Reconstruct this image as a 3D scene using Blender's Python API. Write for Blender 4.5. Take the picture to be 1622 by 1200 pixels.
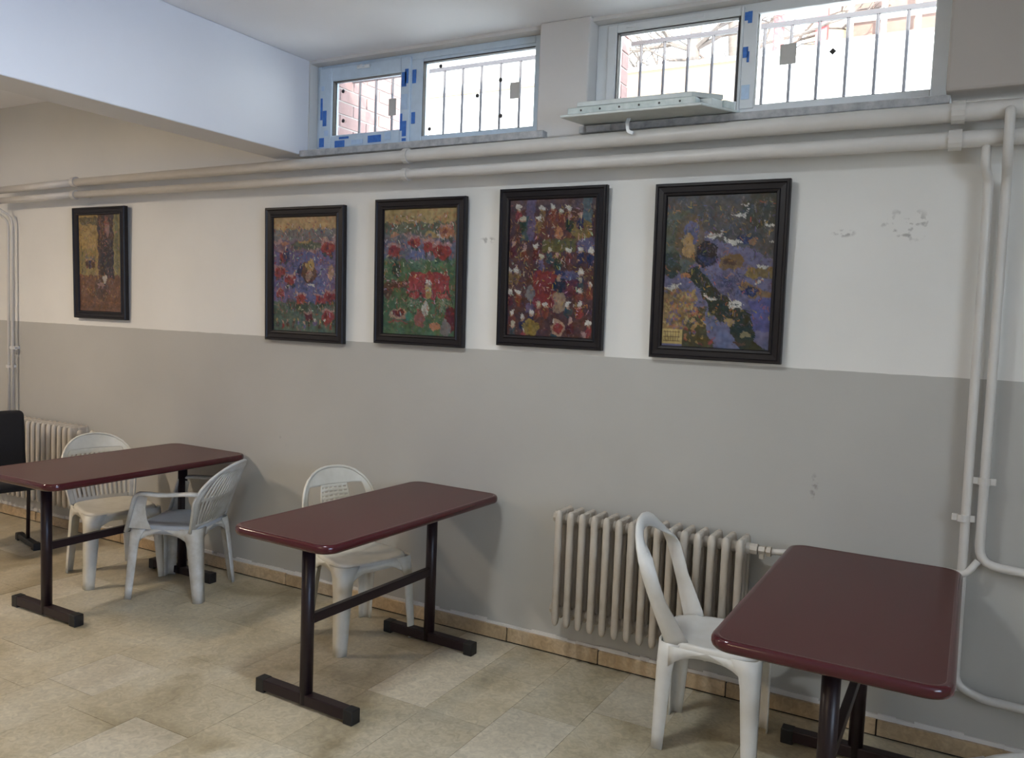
import bpy, bmesh, math, random
from mathutils import Vector, Matrix
PI = math.pi
random.seed(7)
S = bpy.context.scene
for o in list(bpy.data.objects): bpy.data.objects.remove(o)
C = S.collection

# ------------------------------------------------------------------ camera
cam_d = bpy.data.cameras.new('camera'); cam = bpy.data.objects.new('camera', cam_d); C.objects.link(cam)
cam_d.sensor_width = 36.0; cam_d.lens = 1318.9 / 1622 * 36; cam_d.clip_start = 0.05; cam_d.clip_end = 200
Rm = ((0.87205, 0.48792, 0.03816), (0.06903, -0.04544, -0.99658), (-0.48452, 0.87171, -0.07331))
cam.matrix_world = Matrix(((Rm[0][0], -Rm[1][0], -Rm[2][0], 0.0),
                           (Rm[0][1], -Rm[1][1], -Rm[2][1], -3.6),
                           (Rm[0][2], -Rm[1][2], -Rm[2][2], 1.629), (0, 0, 0, 1)))
S.camera = cam

# ------------------------------------------------------------------ world, sun, lamps, exposure
w = bpy.data.worlds.new('sky'); S.world = w; w.use_nodes = True
bg = w.node_tree.nodes['Background']; bg.inputs[0].default_value = (0.72, 0.85, 1.0, 1); bg.inputs[1].default_value = 10.0
S.view_settings.view_transform = 'Standard'; S.view_settings.look = 'None'
S.view_settings.exposure = 0.0; S.view_settings.gamma = 1.0; S.view_settings.use_curve_mapping = False
sd = bpy.data.lights.new('sun', 'SUN'); sun = bpy.data.objects.new('sun', sd); C.objects.link(sun)
sd.energy = 15.0; sd.angle = 0.02; sd.color = (1, 0.93, 0.82); sun.rotation_euler = (math.radians(48), 0, math.radians(22))

def area(name, loc, rot, sx, sy, power, col, spread=180):
    d = bpy.data.lights.new(name, 'AREA'); o = bpy.data.objects.new(name, d); C.objects.link(o)
    d.shape = 'RECTANGLE'; d.size = sx; d.size_y = sy; d.energy = power; d.color = col; d.spread = math.radians(spread)
    o.location = loc; o.rotation_euler = rot
    return o
# daylight through the window opening of the right wall
area('daylight_right', (3.35, -3.9, 1.9), (PI / 2, 0, PI / 2), 2.2, 1.3, 36, (0.24, 0.46, 1.0), 80)
# ceiling tubes (outside the frame); the back one is added as warm ambient fill
LA = area('ceiling_tube_light', (-1.75, -1.95, 2.925), (0, 0, 0), 0.34, 0.10, 32, (0.90, 0.97, 1.0))
LB = area('left_bay_tube_light', (-5.6, -2.4, 2.925), (0, 0, 0), 0.12, 0.6, 68, (1.0, 0.83, 0.64))
LC = area('back_fill_light', (-2.2, -5.2, 2.925), (0, 0, 0), 1.2, 0.12, 42, (1.0, 0.76, 0.44))

# ------------------------------------------------------------------ materials
def mat(name, base, rough=0.6, metal=0.0, spec=0.5, noise=0.0, nscale=8.0, col2=None, bump=0.0, bscale=60.0, coat=0.0, detail=4.0):
    m = bpy.data.materials.new(name); m.use_nodes = True
    nt = m.node_tree; b = nt.nodes['Principled BSDF']
    b.inputs['Roughness'].default_value = rough; b.inputs['Metallic'].default_value = metal
    b.inputs['Specular IOR Level'].default_value = spec; b.inputs['Coat Weight'].default_value = coat
    b.inputs['Coat Roughness'].default_value = 0.12
    b.inputs['Base Color'].default_value = (*base, 1)
    tc = nt.nodes.new('ShaderNodeTexCoord')
    if noise > 0 or col2:
        n = nt.nodes.new('ShaderNodeTexNoise'); n.inputs['Scale'].default_value = nscale; n.inputs['Detail'].default_value = detail
        n.inputs['Roughness'].default_value = 0.6
        nt.links.new(tc.outputs['Object'], n.inputs['Vector'])
        r = nt.nodes.new('ShaderNodeValToRGB'); r.color_ramp.elements[0].position = 0.5 - 0.22; r.color_ramp.elements[1].position = 0.5 + 0.22
        c2 = col2 if col2 else tuple(x * (1 - noise) for x in base)
        r.color_ramp.elements[0].color = (*c2, 1); r.color_ramp.elements[1].color = (*base, 1)
        nt.links.new(n.outputs['Fac'], r.inputs['Fac']); nt.links.new(r.outputs['Color'], b.inputs['Base Color'])
    if bump > 0:
        n2 = nt.nodes.new('ShaderNodeTexNoise'); n2.inputs['Scale'].default_value = bscale; n2.inputs['Detail'].default_value = 3
        bp = nt.nodes.new('ShaderNodeBump'); bp.inputs['Strength'].default_value = bump; bp.inputs['Distance'].default_value = 0.004
        nt.links.new(tc.outputs['Object'], n2.inputs['Vector']); nt.links.new(n2.outputs['Fac'], bp.inputs['Height'])
        nt.links.new(bp.outputs['Normal'], b.inputs['Normal'])
    return m

M = {}
M['paint_white'] = mat('white_wall_paint', (0.66, 0.64, 0.62), 0.75, noise=0.05, nscale=3, bump=0.15, bscale=25)
M['head_tone'] = mat('grey_beige_head', (0.42, 0.385, 0.35), 0.75, noise=0.06, nscale=3, bump=0.15, bscale=25)  # projecting wall head, toned darker than the white wall around it
M['ceiling'] = mat('ceiling_paint', (0.84, 0.84, 0.87), 0.85, noise=0.04, nscale=2)
M['beam'] = mat('beam_paint', (0.75, 0.75, 0.77), 0.8, noise=0.04, nscale=2)
M['pipe'] = mat('pipe_enamel', (0.60, 0.58, 0.545), 0.38, noise=0.10, nscale=6)
M['rad'] = mat('radiator_enamel', (0.50, 0.465, 0.41), 0.40, col2=(0.40, 0.34, 0.27), nscale=9)
M['upvc'] = mat('white_upvc', (0.74, 0.77, 0.79), 0.35, noise=0.05, nscale=12)
M['upvc_blue'] = mat('filmed_white_upvc', (0.60, 0.72, 0.84), 0.35, noise=0.12, nscale=18)
M['tape'] = mat('blue_protective_tape', (0.03, 0.13, 0.50), 0.5, col2=(0.06, 0.22, 0.62), nscale=50)
M['film'] = mat('clear_protective_film', (0.50, 0.66, 0.86), 0.4, noise=0.15, nscale=40)
M['gasket'] = mat('dark_gasket', (0.05, 0.045, 0.045), 0.6)
M['sill'] = mat('grey_marble_sill', (0.25, 0.26, 0.27), 0.5, col2=(0.52, 0.52, 0.52), nscale=22)
M['sticker'] = mat('grey_paper_sticker', (0.55, 0.53, 0.50), 0.7)
M['bar'] = mat('grille_bar_paint', (0.07, 0.06, 0.065), 0.5)
M['brick'] = mat('pink_brick', (0.34, 0.20, 0.18), 0.85, noise=0.2, nscale=20, bump=0.4)
M['mortar'] = mat('brick_mortar', (0.55, 0.50, 0.47), 0.9)
M['frame'] = mat('black_picture_frame', (0.009, 0.007, 0.009), 0.42, noise=0.3, nscale=30, spec=0.3)
M['maroon'] = mat('maroon_laminate', (0.074, 0.019, 0.018), 0.26, noise=0.10, nscale=4, spec=0.18)
M['edge'] = mat('maroon_glossy_edge', (0.060, 0.009, 0.012), 0.16, coat=0.15, spec=0.4)
M['dark_metal'] = mat('dark_brown_enamel', (0.016, 0.008, 0.010), 0.36, spec=0.35)
M['black'] = mat('black_plastic', (0.008, 0.008, 0.009), 0.5)
M['fabric'] = mat('black_fabric', (0.008, 0.008, 0.010), 0.95, bump=0.3, bscale=300)
M['chair_white'] = mat('white_plastic', (0.70, 0.70, 0.68), 0.42, col2=(0.60, 0.59, 0.55), nscale=7)
M['chair_cream'] = mat('cream_white_plastic', (0.66, 0.63, 0.55), 0.42, col2=(0.52, 0.49, 0.40), nscale=8)
M['chair_dirty'] = mat('worn_white_plastic', (0.62, 0.63, 0.62), 0.5, col2=(0.42, 0.41, 0.37), nscale=14)
M['seat_blue'] = mat('blue_grey_plastic', (0.42, 0.46, 0.52), 0.5, noise=0.15, nscale=10)
M['board'] = mat('white_lacquered_board', (0.62, 0.66, 0.64), 0.4, noise=0.15, nscale=20)
M['profile'] = mat('greenish_frame_profile', (0.40, 0.48, 0.46), 0.4, col2=(0.62, 0.66, 0.64), nscale=30)
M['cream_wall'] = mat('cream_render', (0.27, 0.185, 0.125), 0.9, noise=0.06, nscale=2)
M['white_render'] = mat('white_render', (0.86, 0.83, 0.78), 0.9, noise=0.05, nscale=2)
M['yellow_render'] = mat('yellow_render', (0.86, 0.76, 0.50), 0.9, noise=0.05, nscale=2)
M['bark'] = mat('grey_bark', (0.20, 0.16, 0.14), 0.9, noise=0.4, nscale=14, bump=0.6)
M['asphalt'] = mat('yard_concrete', (0.66, 0.65, 0.63), 0.9, noise=0.10, nscale=3)
M['red_pole'] = mat('red_pole_paint', (0.60, 0.12, 0.12), 0.5)
M['lamp_body'] = mat('white_lamp_body', (0.7, 0.7, 0.7), 0.5)
M['brown_roof'] = mat('brown_timber', (0.26, 0.17, 0.14), 0.8, noise=0.2, nscale=12)
def emit(name, col, s):
    m = bpy.data.materials.new(name); m.use_nodes = True; b = m.node_tree.nodes['Principled BSDF']
    b.inputs['Base Color'].default_value = (*col, 1); b.inputs['Emission Color'].default_value = (*col, 1); b.inputs['Emission Strength'].default_value = s
    return m
M['tube'] = emit('lit_tube', (1, 0.97, 0.9), 3.0)
g = bpy.data.materials.new('window_glass'); g.use_nodes = True; nt = g.node_tree
nt.nodes.remove(nt.nodes['Principled BSDF'])
tr = nt.nodes.new('ShaderNodeBsdfTransparent'); gl = nt.nodes.new('ShaderNodeBsdfGlossy'); gl.inputs['Roughness'].default_value = 0.03
fr = nt.nodes.new('ShaderNodeFresnel'); fr.inputs['IOR'].default_value = 1.45; mx = nt.nodes.new('ShaderNodeMixShader')
tr.inputs[0].default_value = (0.94, 0.96, 0.95, 1)
nt.links.new(fr.outputs[0], mx.inputs[0]); nt.links.new(tr.outputs[0], mx.inputs[1]); nt.links.new(gl.outputs[0], mx.inputs[2])
nt.links.new(mx.outputs[0], nt.nodes['Material Output'].inputs['Surface'])
M['glass'] = g

# two-tone wall paint: grey dado below 1.465 m, white above, with scuffs
def wall_paint():
    m = bpy.data.materials.new('two_tone_wall_paint'); m.use_nodes = True; nt = m.node_tree; b = nt.nodes['Principled BSDF']
    N = nt.nodes.new; L = nt.links.new
    tc = N('ShaderNodeTexCoord'); sp = N('ShaderNodeSeparateXYZ'); L(tc.outputs['Object'], sp.inputs[0])
    nz = N('ShaderNodeTexNoise'); nz.inputs['Scale'].default_value = 9; L(tc.outputs['Object'], nz.inputs['Vector'])
    ad = N('ShaderNodeMath'); ad.operation = 'MULTIPLY_ADD'; ad.inputs[1].default_value = 0.008; L(nz.outputs['Fac'], ad.inputs[0]); L(sp.outputs['Z'], ad.inputs[2])
    gt = N('ShaderNodeMath'); gt.operation = 'GREATER_THAN'; gt.inputs[1].default_value = 1.469; L(ad.outputs[0], gt.inputs[0])
    mix = N('ShaderNodeMix'); mix.data_type = 'RGBA'
    mix.inputs['A'].default_value = (0.415, 0.405, 0.375, 1); mix.inputs['B'].default_value = (0.69, 0.68, 0.645, 1)
    L(gt.outputs[0], mix.inputs['Factor'])
    n2 = N('ShaderNodeTexNoise'); n2.inputs['Scale'].default_value = 1.6; n2.inputs['Detail'].default_value = 5; L(tc.outputs['Object'], n2.inputs['Vector'])
    r2 = N('ShaderNodeMapRange'); r2.inputs['From Min'].default_value = 0.3; r2.inputs['From Max'].default_value = 0.7; r2.inputs['To Min'].default_value = 0.94; r2.inputs['To Max'].default_value = 1.03
    L(n2.outputs['Fac'], r2.inputs['Value'])
    mul = N('ShaderNodeMix'); mul.data_type = 'RGBA'; mul.blend_type = 'MULTIPLY'; mul.inputs['Factor'].default_value = 1
    L(mix.outputs['Result'], mul.inputs['A']); L(r2.outputs['Result'], mul.inputs['B'])
    # scuff marks (stains with a shape of their own)
    last = mul
    n3 = N('ShaderNodeTexNoise'); n3.inputs['Scale'].default_value = 26; n3.inputs['Detail'].default_value = 4; L(tc.outputs['Object'], n3.inputs['Vector'])
    for (cx, cz, rx, rz, th) in ((-0.275, 2.045, 0.11, 0.075, 0.60), (-0.50, 2.018, 0.05, 0.018, 0.5), (-2.17, 2.01, 0.05, 0.02, 0.55), (-2.02, 1.97, 0.03, 0.04, 0.6),
                                 (-0.27, 2.008, 0.02, 0.008, 0.42), (-0.55, 0.98, 0.02, 0.06, 0.55), (-3.52, 0.85, 0.05, 0.05, 0.62)):
        dx = N('ShaderNodeMath'); dx.operation = 'SUBTRACT'; dx.inputs[1].default_value = cx; L(sp.outputs['X'], dx.inputs[0])
        dz = N('ShaderNodeMath'); dz.operation = 'SUBTRACT'; dz.inputs[1].default_value = cz; L(sp.outputs['Z'], dz.inputs[0])
        cb = N('ShaderNodeCombineXYZ'); 
        a = N('ShaderNodeMath'); a.operation = 'DIVIDE'; a.inputs[1].default_value = rx; L(dx.outputs[0], a.inputs[0]); L(a.outputs[0], cb.inputs[0])
        c = N('ShaderNodeMath'); c.operation = 'DIVIDE'; c.inputs[1].default_value = rz; L(dz.outputs[0], c.inputs[0]); L(c.outputs[0], cb.inputs[1])
        ln = N('ShaderNodeVectorMath'); ln.operation = 'LENGTH'; L(cb.outputs[0], ln.inputs[0])
        mr = N('ShaderNodeMapRange'); mr.inputs['From Min'].default_value = 1.0; mr.inputs['From Max'].default_value = 0.5; L(ln.outputs['Value'], mr.inputs['Value'])
        m3 = N('ShaderNodeMapRange'); m3.inputs['From Min'].default_value = th - 0.04; m3.inputs['From Max'].default_value = th + 0.03; L(n3.outputs['Fac'], m3.inputs['Value'])
        pr = N('ShaderNodeMath'); pr.operation = 'MULTIPLY'; L(mr.outputs[0], pr.inputs[0]); L(m3.outputs[0], pr.inputs[1])
        p2 = N('ShaderNodeMath'); p2.operation = 'MULTIPLY'; p2.inputs[1].default_value = 0.55; L(pr.outputs[0], p2.inputs[0])
        mm = N('ShaderNodeMix'); mm.data_type = 'RGBA'; mm.inputs['B'].default_value = (0.16, 0.14, 0.13, 1)
        L(p2.outputs[0], mm.inputs['Factor']); L(last.outputs['Result'], mm.inputs['A']); last = mm
    L(last.outputs['Result'], b.inputs['Base Color'])
    b.inputs['Roughness'].default_value = 0.62
    n4 = N('ShaderNodeTexNoise'); n4.inputs['Scale'].default_value = 14; n4.inputs['Detail'].default_value = 4; L(tc.outputs['Object'], n4.inputs['Vector'])
    bp = N('ShaderNodeBump'); bp.inputs['Strength'].default_value = 0.25; bp.inputs['Distance'].default_value = 0.006; L(n4.outputs['Fac'], bp.inputs['Height']); L(bp.outputs['Normal'], b.inputs['Normal'])
    return m
M['wall'] = wall_paint()

# beige marble: per-tile tone from the object's random value, veins and blotches from noise
def marble(name, c1, c2, c3, tone=0.22):
    m = bpy.data.materials.new(name); m.use_nodes = True; nt = m.node_tree; b = nt.nodes['Principled BSDF']
    N = nt.nodes.new; L = nt.links.new
    ge = N('ShaderNodeNewGeometry'); oi = N('ShaderNodeObjectInfo')
    n1 = N('ShaderNodeTexNoise'); n1.inputs['Scale'].default_value = 2.3; n1.inputs['Detail'].default_value = 6; n1.inputs['Distortion'].default_value = 0.8
    L(ge.outputs['Position'], n1.inputs['Vector'])
    r = N('ShaderNodeValToRGB'); e = r.color_ramp.elements; e[0].position = 0.32; e[0].color = (*c1, 1); e[1].position = 0.66; e[1].color = (*c3, 1)
    x = r.color_ramp.elements.new(0.5); x.color = (*c2, 1); L(n1.outputs['Fac'], r.inputs['Fac'])
    n2 = N('ShaderNodeTexNoise'); n2.inputs['Scale'].default_value = 30; n2.inputs['Detail'].default_value = 6; n2.inputs['Distortion'].default_value = 1.5; L(ge.outputs['Position'], n2.inputs['Vector'])
    r2 = N('ShaderNodeMapRange'); r2.inputs['From Min'].default_value = 0.3; r2.inputs['From Max'].default_value = 0.7; r2.inputs['To Min'].default_value = 0.76; r2.inputs['To Max'].default_value = 1.10
    L(n2.outputs['Fac'], r2.inputs['Value'])
    r3 = N('ShaderNodeMapRange'); r3.inputs['To Min'].default_value = 1 - tone; r3.inputs['To Max'].default_value = 1 + tone * 0.35; L(oi.outputs['Random'], r3.inputs['Value'])
    mu = N('ShaderNodeMath'); mu.operation = 'MULTIPLY'; L(r2.outputs[0], mu.inputs[0]); L(r3.outputs[0], mu.inputs[1])
    # sparse dark dirt specks
    n5 = N('ShaderNodeTexNoise'); n5.inputs['Scale'].default_value = 9; n5.inputs['Detail'].default_value = 8; n5.inputs['Roughness'].default_value = 0.75; L(ge.outputs['Position'], n5.inputs['Vector'])
    r5 = N('ShaderNodeMapRange'); r5.inputs['From Min'].default_value = 0.66; r5.inputs['From Max'].default_value = 0.74; r5.inputs['To Min'].default_value = 1.0; r5.inputs['To Max'].default_value = 0.55; L(n5.outputs['Fac'], r5.inputs['Value'])
    m5 = N('ShaderNodeMath'); m5.operation = 'MULTIPLY'; L(mu.outputs[0], m5.inputs[0]); L(r5.outputs[0], m5.inputs[1])
    mx = N('ShaderNodeMix'); mx.data_type = 'RGBA'; mx.blend_type = 'MULTIPLY'; mx.inputs['Factor'].default_value = 1
    L(r.outputs['Color'], mx.inputs['A']); L(m5.outputs[0], mx.inputs['B']); L(mx.outputs['Result'], b.inputs['Base Color'])
    b.inputs['Roughness'].default_value = 0.33
    rr = N('ShaderNodeMapRange'); rr.inputs['To Min'].default_value = 0.26; rr.inputs['To Max'].default_value = 0.48; L(n2.outputs['Fac'], rr.inputs['Value']); L(rr.outputs[0], b.inputs['Roughness'])
    return m
M['floor'] = marble('beige_marble', (0.33, 0.275, 0.175), (0.475, 0.415, 0.295), (0.54, 0.49, 0.375), 0.10)
M['floor_pale'] = marble('pale_marble', (0.46, 0.405, 0.30), (0.54, 0.485, 0.375), (0.58, 0.53, 0.42), 0.06)
M['base'] = marble('yellowish_marble', (0.40, 0.28, 0.155), (0.52, 0.385, 0.235), (0.60, 0.47, 0.32), 0.2)
M['grout'] = mat('dirty_grout', (0.33, 0.28, 0.20), 0.9, noise=0.3, nscale=20)

# ------------------------------------------------------------------ helpers
def obj(name, bm, m, parent=None, smooth=False, mods=None):
    me = bpy.data.meshes.new(name); bm.normal_update(); bm.to_mesh(me); bm.free()
    if smooth:
        for p in me.polygons: p.use_smooth = True
    me.materials.append(m)
    o = bpy.data.objects.new(name, me); C.objects.link(o)
    if parent is not None: o.parent = parent
    return o
def tag(o, label=None, cat=None, group=None, kind=None):
    if label: o['label'] = label
    if cat: o['category'] = cat
    if group: o['group'] = group
    if kind: o['kind'] = kind
    return o
def empty(name, loc=(0, 0, 0), rz=0.0):
    o = bpy.data.objects.new(name, None); C.objects.link(o); o.location = loc; o.rotation_euler = (0, 0, rz); o.empty_display_size = 0.1
    return o
def box(bm, lo, hi, bevel=0.0, seg=2):
    r = bmesh.ops.create_cube(bm, size=1.0)
    c = [(a + b) / 2 for a, b in zip(lo, hi)]; s = [abs(b - a) for a, b in zip(lo, hi)]
    for v in r['verts']: v.co = Vector((c[0] + v.co.x * s[0], c[1] + v.co.y * s[1], c[2] + v.co.z * s[2]))
    if bevel > 0:
        es = list({e for v in r['verts'] for e in v.link_edges})
        bmesh.ops.bevel(bm, geom=es, offset=bevel, segments=seg, affect='EDGES', profile=0.5)
def bx(lo, hi, bevel=0.0, seg=2):
    bm = bmesh.new(); box(bm, lo, hi, bevel, seg); return bm
def prism(bm, pts, z0, z1):
    b = [bm.verts.new((x, y, z0)) for x, y in pts]; t = [bm.verts.new((x, y, z1)) for x, y in pts]; n = len(pts)
    bm.faces.new(list(reversed(b))); bm.faces.new(t)
    for i in range(n): bm.faces.new((b[i], b[(i + 1) % n], t[(i + 1) % n], t[i]))
def sweep(bm, path, prof, closed=False, up=None, caps=True):
    """sweep a closed 2D profile [(a,b)] along path; frame given by up hints (list or single)"""
    path = [Vector(p) for p in path]; n = len(path); rings = []
    prev = None
    for i, p in enumerate(path):
        a = path[(i - 1) % n] if (closed or i > 0) else p
        c = path[(i + 1) % n] if (closed or i < n - 1) else p
        t = (c - a).normalized()
        if up is not None: u = Vector(up[i]) if isinstance(up, list) else Vector(up)
        else:
            u = prev if prev is not None else (Vector((0, 0, 1)) if abs(t.z) < 0.9 else Vector((1, 0, 0)))
        u = (u - t * u.dot(t)); u.normalize(); prev = u
        s = t.cross(u)
        pr = prof[i] if isinstance(prof[0][0], (tuple, list)) else prof
        rings.append([bm.verts.new(p + s * x + u * y) for x, y in pr])
    m = len(rings[0])
    for i in range(n if closed else n - 1):
        r0, r1 = rings[i], rings[(i + 1) % n]
        for j in range(m): bm.faces.new((r0[j], r0[(j + 1) % m], r1[(j + 1) % m], r1[j]))
    if caps and not closed: bm.faces.new(list(reversed(rings[0]))); bm.faces.new(rings[-1])
def circ(r, n=12, e=1.0): return [(r * math.cos(2 * PI * k / n), r * e * math.sin(2 * PI * k / n)) for k in range(n)]
def tube(bm, path, r, n=12, caps=True): sweep(bm, path, circ(r, n), caps=caps)
def rect_prof(w, h, r=0.0): 
    if r <= 0: return [(-w / 2, -h / 2), (w / 2, -h / 2), (w / 2, h / 2), (-w / 2, h / 2)]
    out = []
    for cx, cy, a0 in ((w / 2 - r, -h / 2 + r, -PI / 2), (w / 2 - r, h / 2 - r, 0), (-w / 2 + r, h / 2 - r, PI / 2), (-w / 2 + r, -h / 2 + r, PI)):
        for k in range(3): a = a0 + k * PI / 4; out.append((cx + r * math.cos(a), cy + r * math.sin(a)))
    return out
def bend(pts, r=0.05, seg=5):
    """round the corners of a polyline"""
    P = [Vector(p) for p in pts]; out = [P[0]]
    for i in range(1, len(P) - 1):
        a = (P[i - 1] - P[i]); b = (P[i + 1] - P[i]); d = min(r, a.length * 0.45, b.length * 0.45)
        p0 = P[i] + a.normalized() * d; p1 = P[i] + b.normalized() * d
        for k in range(seg + 1):
            t = k / seg; out.append(p0 * (1 - t) ** 2 + P[i] * 2 * t * (1 - t) + p1 * t * t)
    out.append(P[-1]); return out
def rounded_rect(x0, y0, x1, y1, r, seg=8):
    out = []
    for cx, cy, a0 in ((x1 - r, y0 + r, -PI / 2), (x1 - r, y1 - r, 0), (x0 + r, y1 - r, PI / 2), (x0 + r, y0 + r, PI)):
        for k in range(seg + 1): a = a0 + k * PI / 2 / seg; out.append((cx + r * math.cos(a), cy + r * math.sin(a)))
    return out
def kids(o): return [c for c in bpy.data.objects if c.parent == o]
def copy_tree(o, parent=None):
    c = o.copy(); C.objects.link(c); c.parent = parent
    for ch in kids(o): copy_tree(ch, c)
    return c

# ================================================================== STRUCTURE
XL, XR, YF, ZC = -7.3, 3.2, -7.0, 3.02
def struct(name, bm, m, label, parent=None, **k):
    o = obj(name, bm, m, parent); o['label'] = label; o['kind'] = 'structure'; return o
bm = bmesh.new()
box(bm, (XL, 0, 0), (XR, 0.30, 2.485))
box(bm, (XL, 0, 2.485), (-3.37, 0.13, ZC))
wall_back = struct('wall_back', bm, M['wall'], 'long wall painted white above and grey below, hung with five pictures')
bm = bmesh.new()
box(bm, (-1.905, -0.03, 2.485), (-1.645, 0.13, ZC), 0.008)
obj('pilaster', bm, M['paint_white'], wall_back)
bm = bmesh.new(); box(bm, (-0.165, -0.13, 2.512), (XR, 0.13, ZC), 0.01)
obj('projecting_wall_head', bm, M['head_tone'], wall_back)
bm = bmesh.new(); box(bm, (-3.37, 0.0, 3.002), (-1.905, 0.13, ZC)); box(bm, (-1.645, 0.0, 3.002), (-0.165, 0.13, ZC))
obj('window_head', bm, M['paint_white'], wall_back)
struct('ceiling', bx((XL - 0.2, YF - 0.2, ZC), (XR + 0.2, 0.13, ZC + 0.10)), M['ceiling'], 'plain white plastered ceiling')
struct('trim_1', bx((-3.62, YF, 2.492), (-3.375, 0.0, ZC), 0.006), M['beam'], 'deep white ceiling beam running out from the long wall')
struct('wall_left', bx((XL - 0.2, YF, 0), (XL, 0.3, ZC)), M['paint_white'], 'white side wall beyond the left bay')
# wall behind the camera; right wall with a window opening
bm = bmesh.new()
box(bm, (XL, YF - 0.2, 0), (XR, YF, ZC))
struct('wall_front', bm, M['paint_white'], 'plain white wall opposite the pictures')
bm = bmesh.new()
box(bm, (XR, YF, 0), (XR + 0.2, 0.3, 1.25)); box(bm, (XR, YF, 2.55), (XR + 0.2, 0.3, ZC))
box(bm, (XR, YF, 1.25), (XR + 0.2, -5.0, 2.55)); box(bm, (XR, -2.8, 1.25), (XR + 0.2, 0.3, 2.55))
struct('wall_right', bm, M['paint_white'], 'white side wall with a window opening')

# floor: 30 cm rows of free-length marble slabs
floor = struct('floor', bx((XL, YF, -0.10), (XR, 0.3, -0.012)), M['grout'], 'beige marble slab floor')
unit = {}
def slab(x0, x1, y0, y1, bmx=None, mm=None):
    gp = 0.0007
    if bmx is not None: box(bmx, (x0 + gp, y0 + gp, -0.012), (x1 - gp, y1 - gp, random.uniform(-0.0006, 0.0004))); return
    ln = round(y1 - y0, 3); key = (ln, mm)
    if key not in unit:
        b2 = bx((0, 0, -0.012), (x1 - x0 - 2 * gp, ln - 2 * gp, 0.0)); me = bpy.data.meshes.new('tile'); b2.to_mesh(me); b2.free(); me.materials.append(M[mm or 'floor']); unit[key] = me
    o = bpy.data.objects.new('tile', unit[key]); C.objects.link(o); o.parent = floor; o.location = (x0 + gp, y0 + gp, random.uniform(-0.0006, 0.0004))
rest = bmesh.new(); ntile = 0
x = -3.10 - 0.30 * 14; row = 0
while x < XR - 0.001:
    x1 = min(x + 0.30, XR); rr = random.Random(int(round(x * 10)) + 91)
    y = -0.015
    special = abs(x + 3.40) < 0.01
    while y > YF + 0.001:
        ln = rr.choice((0.36, 0.45, 0.54, 0.60))
        if special and y > -1.0: ln = 0.585 if y > -0.5 else 0.57
        if special and -1.2 < y < -1.1: ln = 0.33
        y0 = max(y - ln, YF)
        if y0 - YF < 0.1: y0 = YF
        d = math.hypot((x + x1) / 2, (y + y0) / 2 + 3.6)
        vis = (y > -3.1) and (x > -6.8) and (x < 0.9) and (y + 3.6) > 0.25 * abs(x) and (y > -2.5 or x > -4.2)
        if vis and ntile < 280 and abs(x1 - x - 0.30) < 0.001: slab(x, x1, y0, y, None, 'floor_pale' if (special and -1.2 < y < -1.1) or rr.random() < 0.10 else None); ntile += 1
        else: slab(x, x1, y0, y, rest)
        y = y0
    x = x1
o = obj('tile_field', rest, M['floor'], floor); o['kind'] = 'stuff'

# baseboard of free-length marble pieces
base = struct('baseboard_back', bx((XL, -0.012, 0.0), (XR, 0.0, 0.07)), M['black'], 'yellowish marble skirting along the long wall')
js = [XL, -6.9, -6.42, -5.95, -5.46, -4.98, -4.46, -3.965, -3.468, -2.967, -2.465, -1.965, -1.468, -0.86, -0.25, 0.30, 0.86, 1.4, 1.95, 2.5, XR]
for a, b in zip(js[:-1], js[1:]):
    obj('tile', bx((a + 0.003, -0.022, 0.007), (b - 0.003, -0.001, 0.073 + random.uniform(-0.002, 0.002)), 0.002, 1), M['base'], base)
bm = bmesh.new()   # rough plaster lip left over the skirting
pts = []
xx = XL
prev = None
while xx < XR:
    t = 0.006 + 0.006 * random.random(); z1 = 0.082 + 0.014 * random.random(); x2 = min(xx + random.uniform(0.04, 0.14), XR)
    box(bm, (xx, -t, 0.071), (x2, 0.001, z1)); xx = x2
o = obj('plaster_lip', bm, M['paint_white'], base); o['kind'] = 'stuff'

# ================================================================== WINDOWS
def framebox(bm, x0, x1, z0, z1, wl, wr, wb, wt, ya, yb, bev=0.004):
    box(bm, (x0, ya, z0), (x0 + wl, yb, z1), bev); box(bm, (x1 - wr, ya, z0), (x1, yb, z1), bev)
    box(bm, (x0 + wl, ya + 0.001, z0), (x1 - wr, yb, z0 + wb), bev); box(bm, (x0 + wl, ya + 0.001, z1 - wt), (x1 - wr, yb, z1), bev)
def patch(name, x0, x1, z0, z1, y, m, parent, label=None, t=0.0015, skew=0.0):
    b = bmesh.new(); c = [(x0, z0), (x1, z0 - skew), (x1, z1 - skew), (x0, z1)]
    f = [b.verts.new((a, y, c2)) for a, c2 in c]; k = [b.verts.new((a, y + t, c2)) for a, c2 in c]
    b.faces.new(f); b.faces.new(list(reversed(k)))
    for i in range(4): b.faces.new((f[i], k[i], k[(i + 1) % 4], f[(i + 1) % 4]))
    bmesh.ops.recalc_face_normals(b, faces=b.faces)
    o = obj(name, b, m, parent)
    if label: o['label'] = label
    return o
def dot(x, z, y, parent, r=0.011):
    b = bmesh.new(); sweep(b, [(x, y, z), (x, y + 0.003, z)], circ(r, 8)); return obj('setting_spot', b, M['gasket'], parent)

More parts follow.
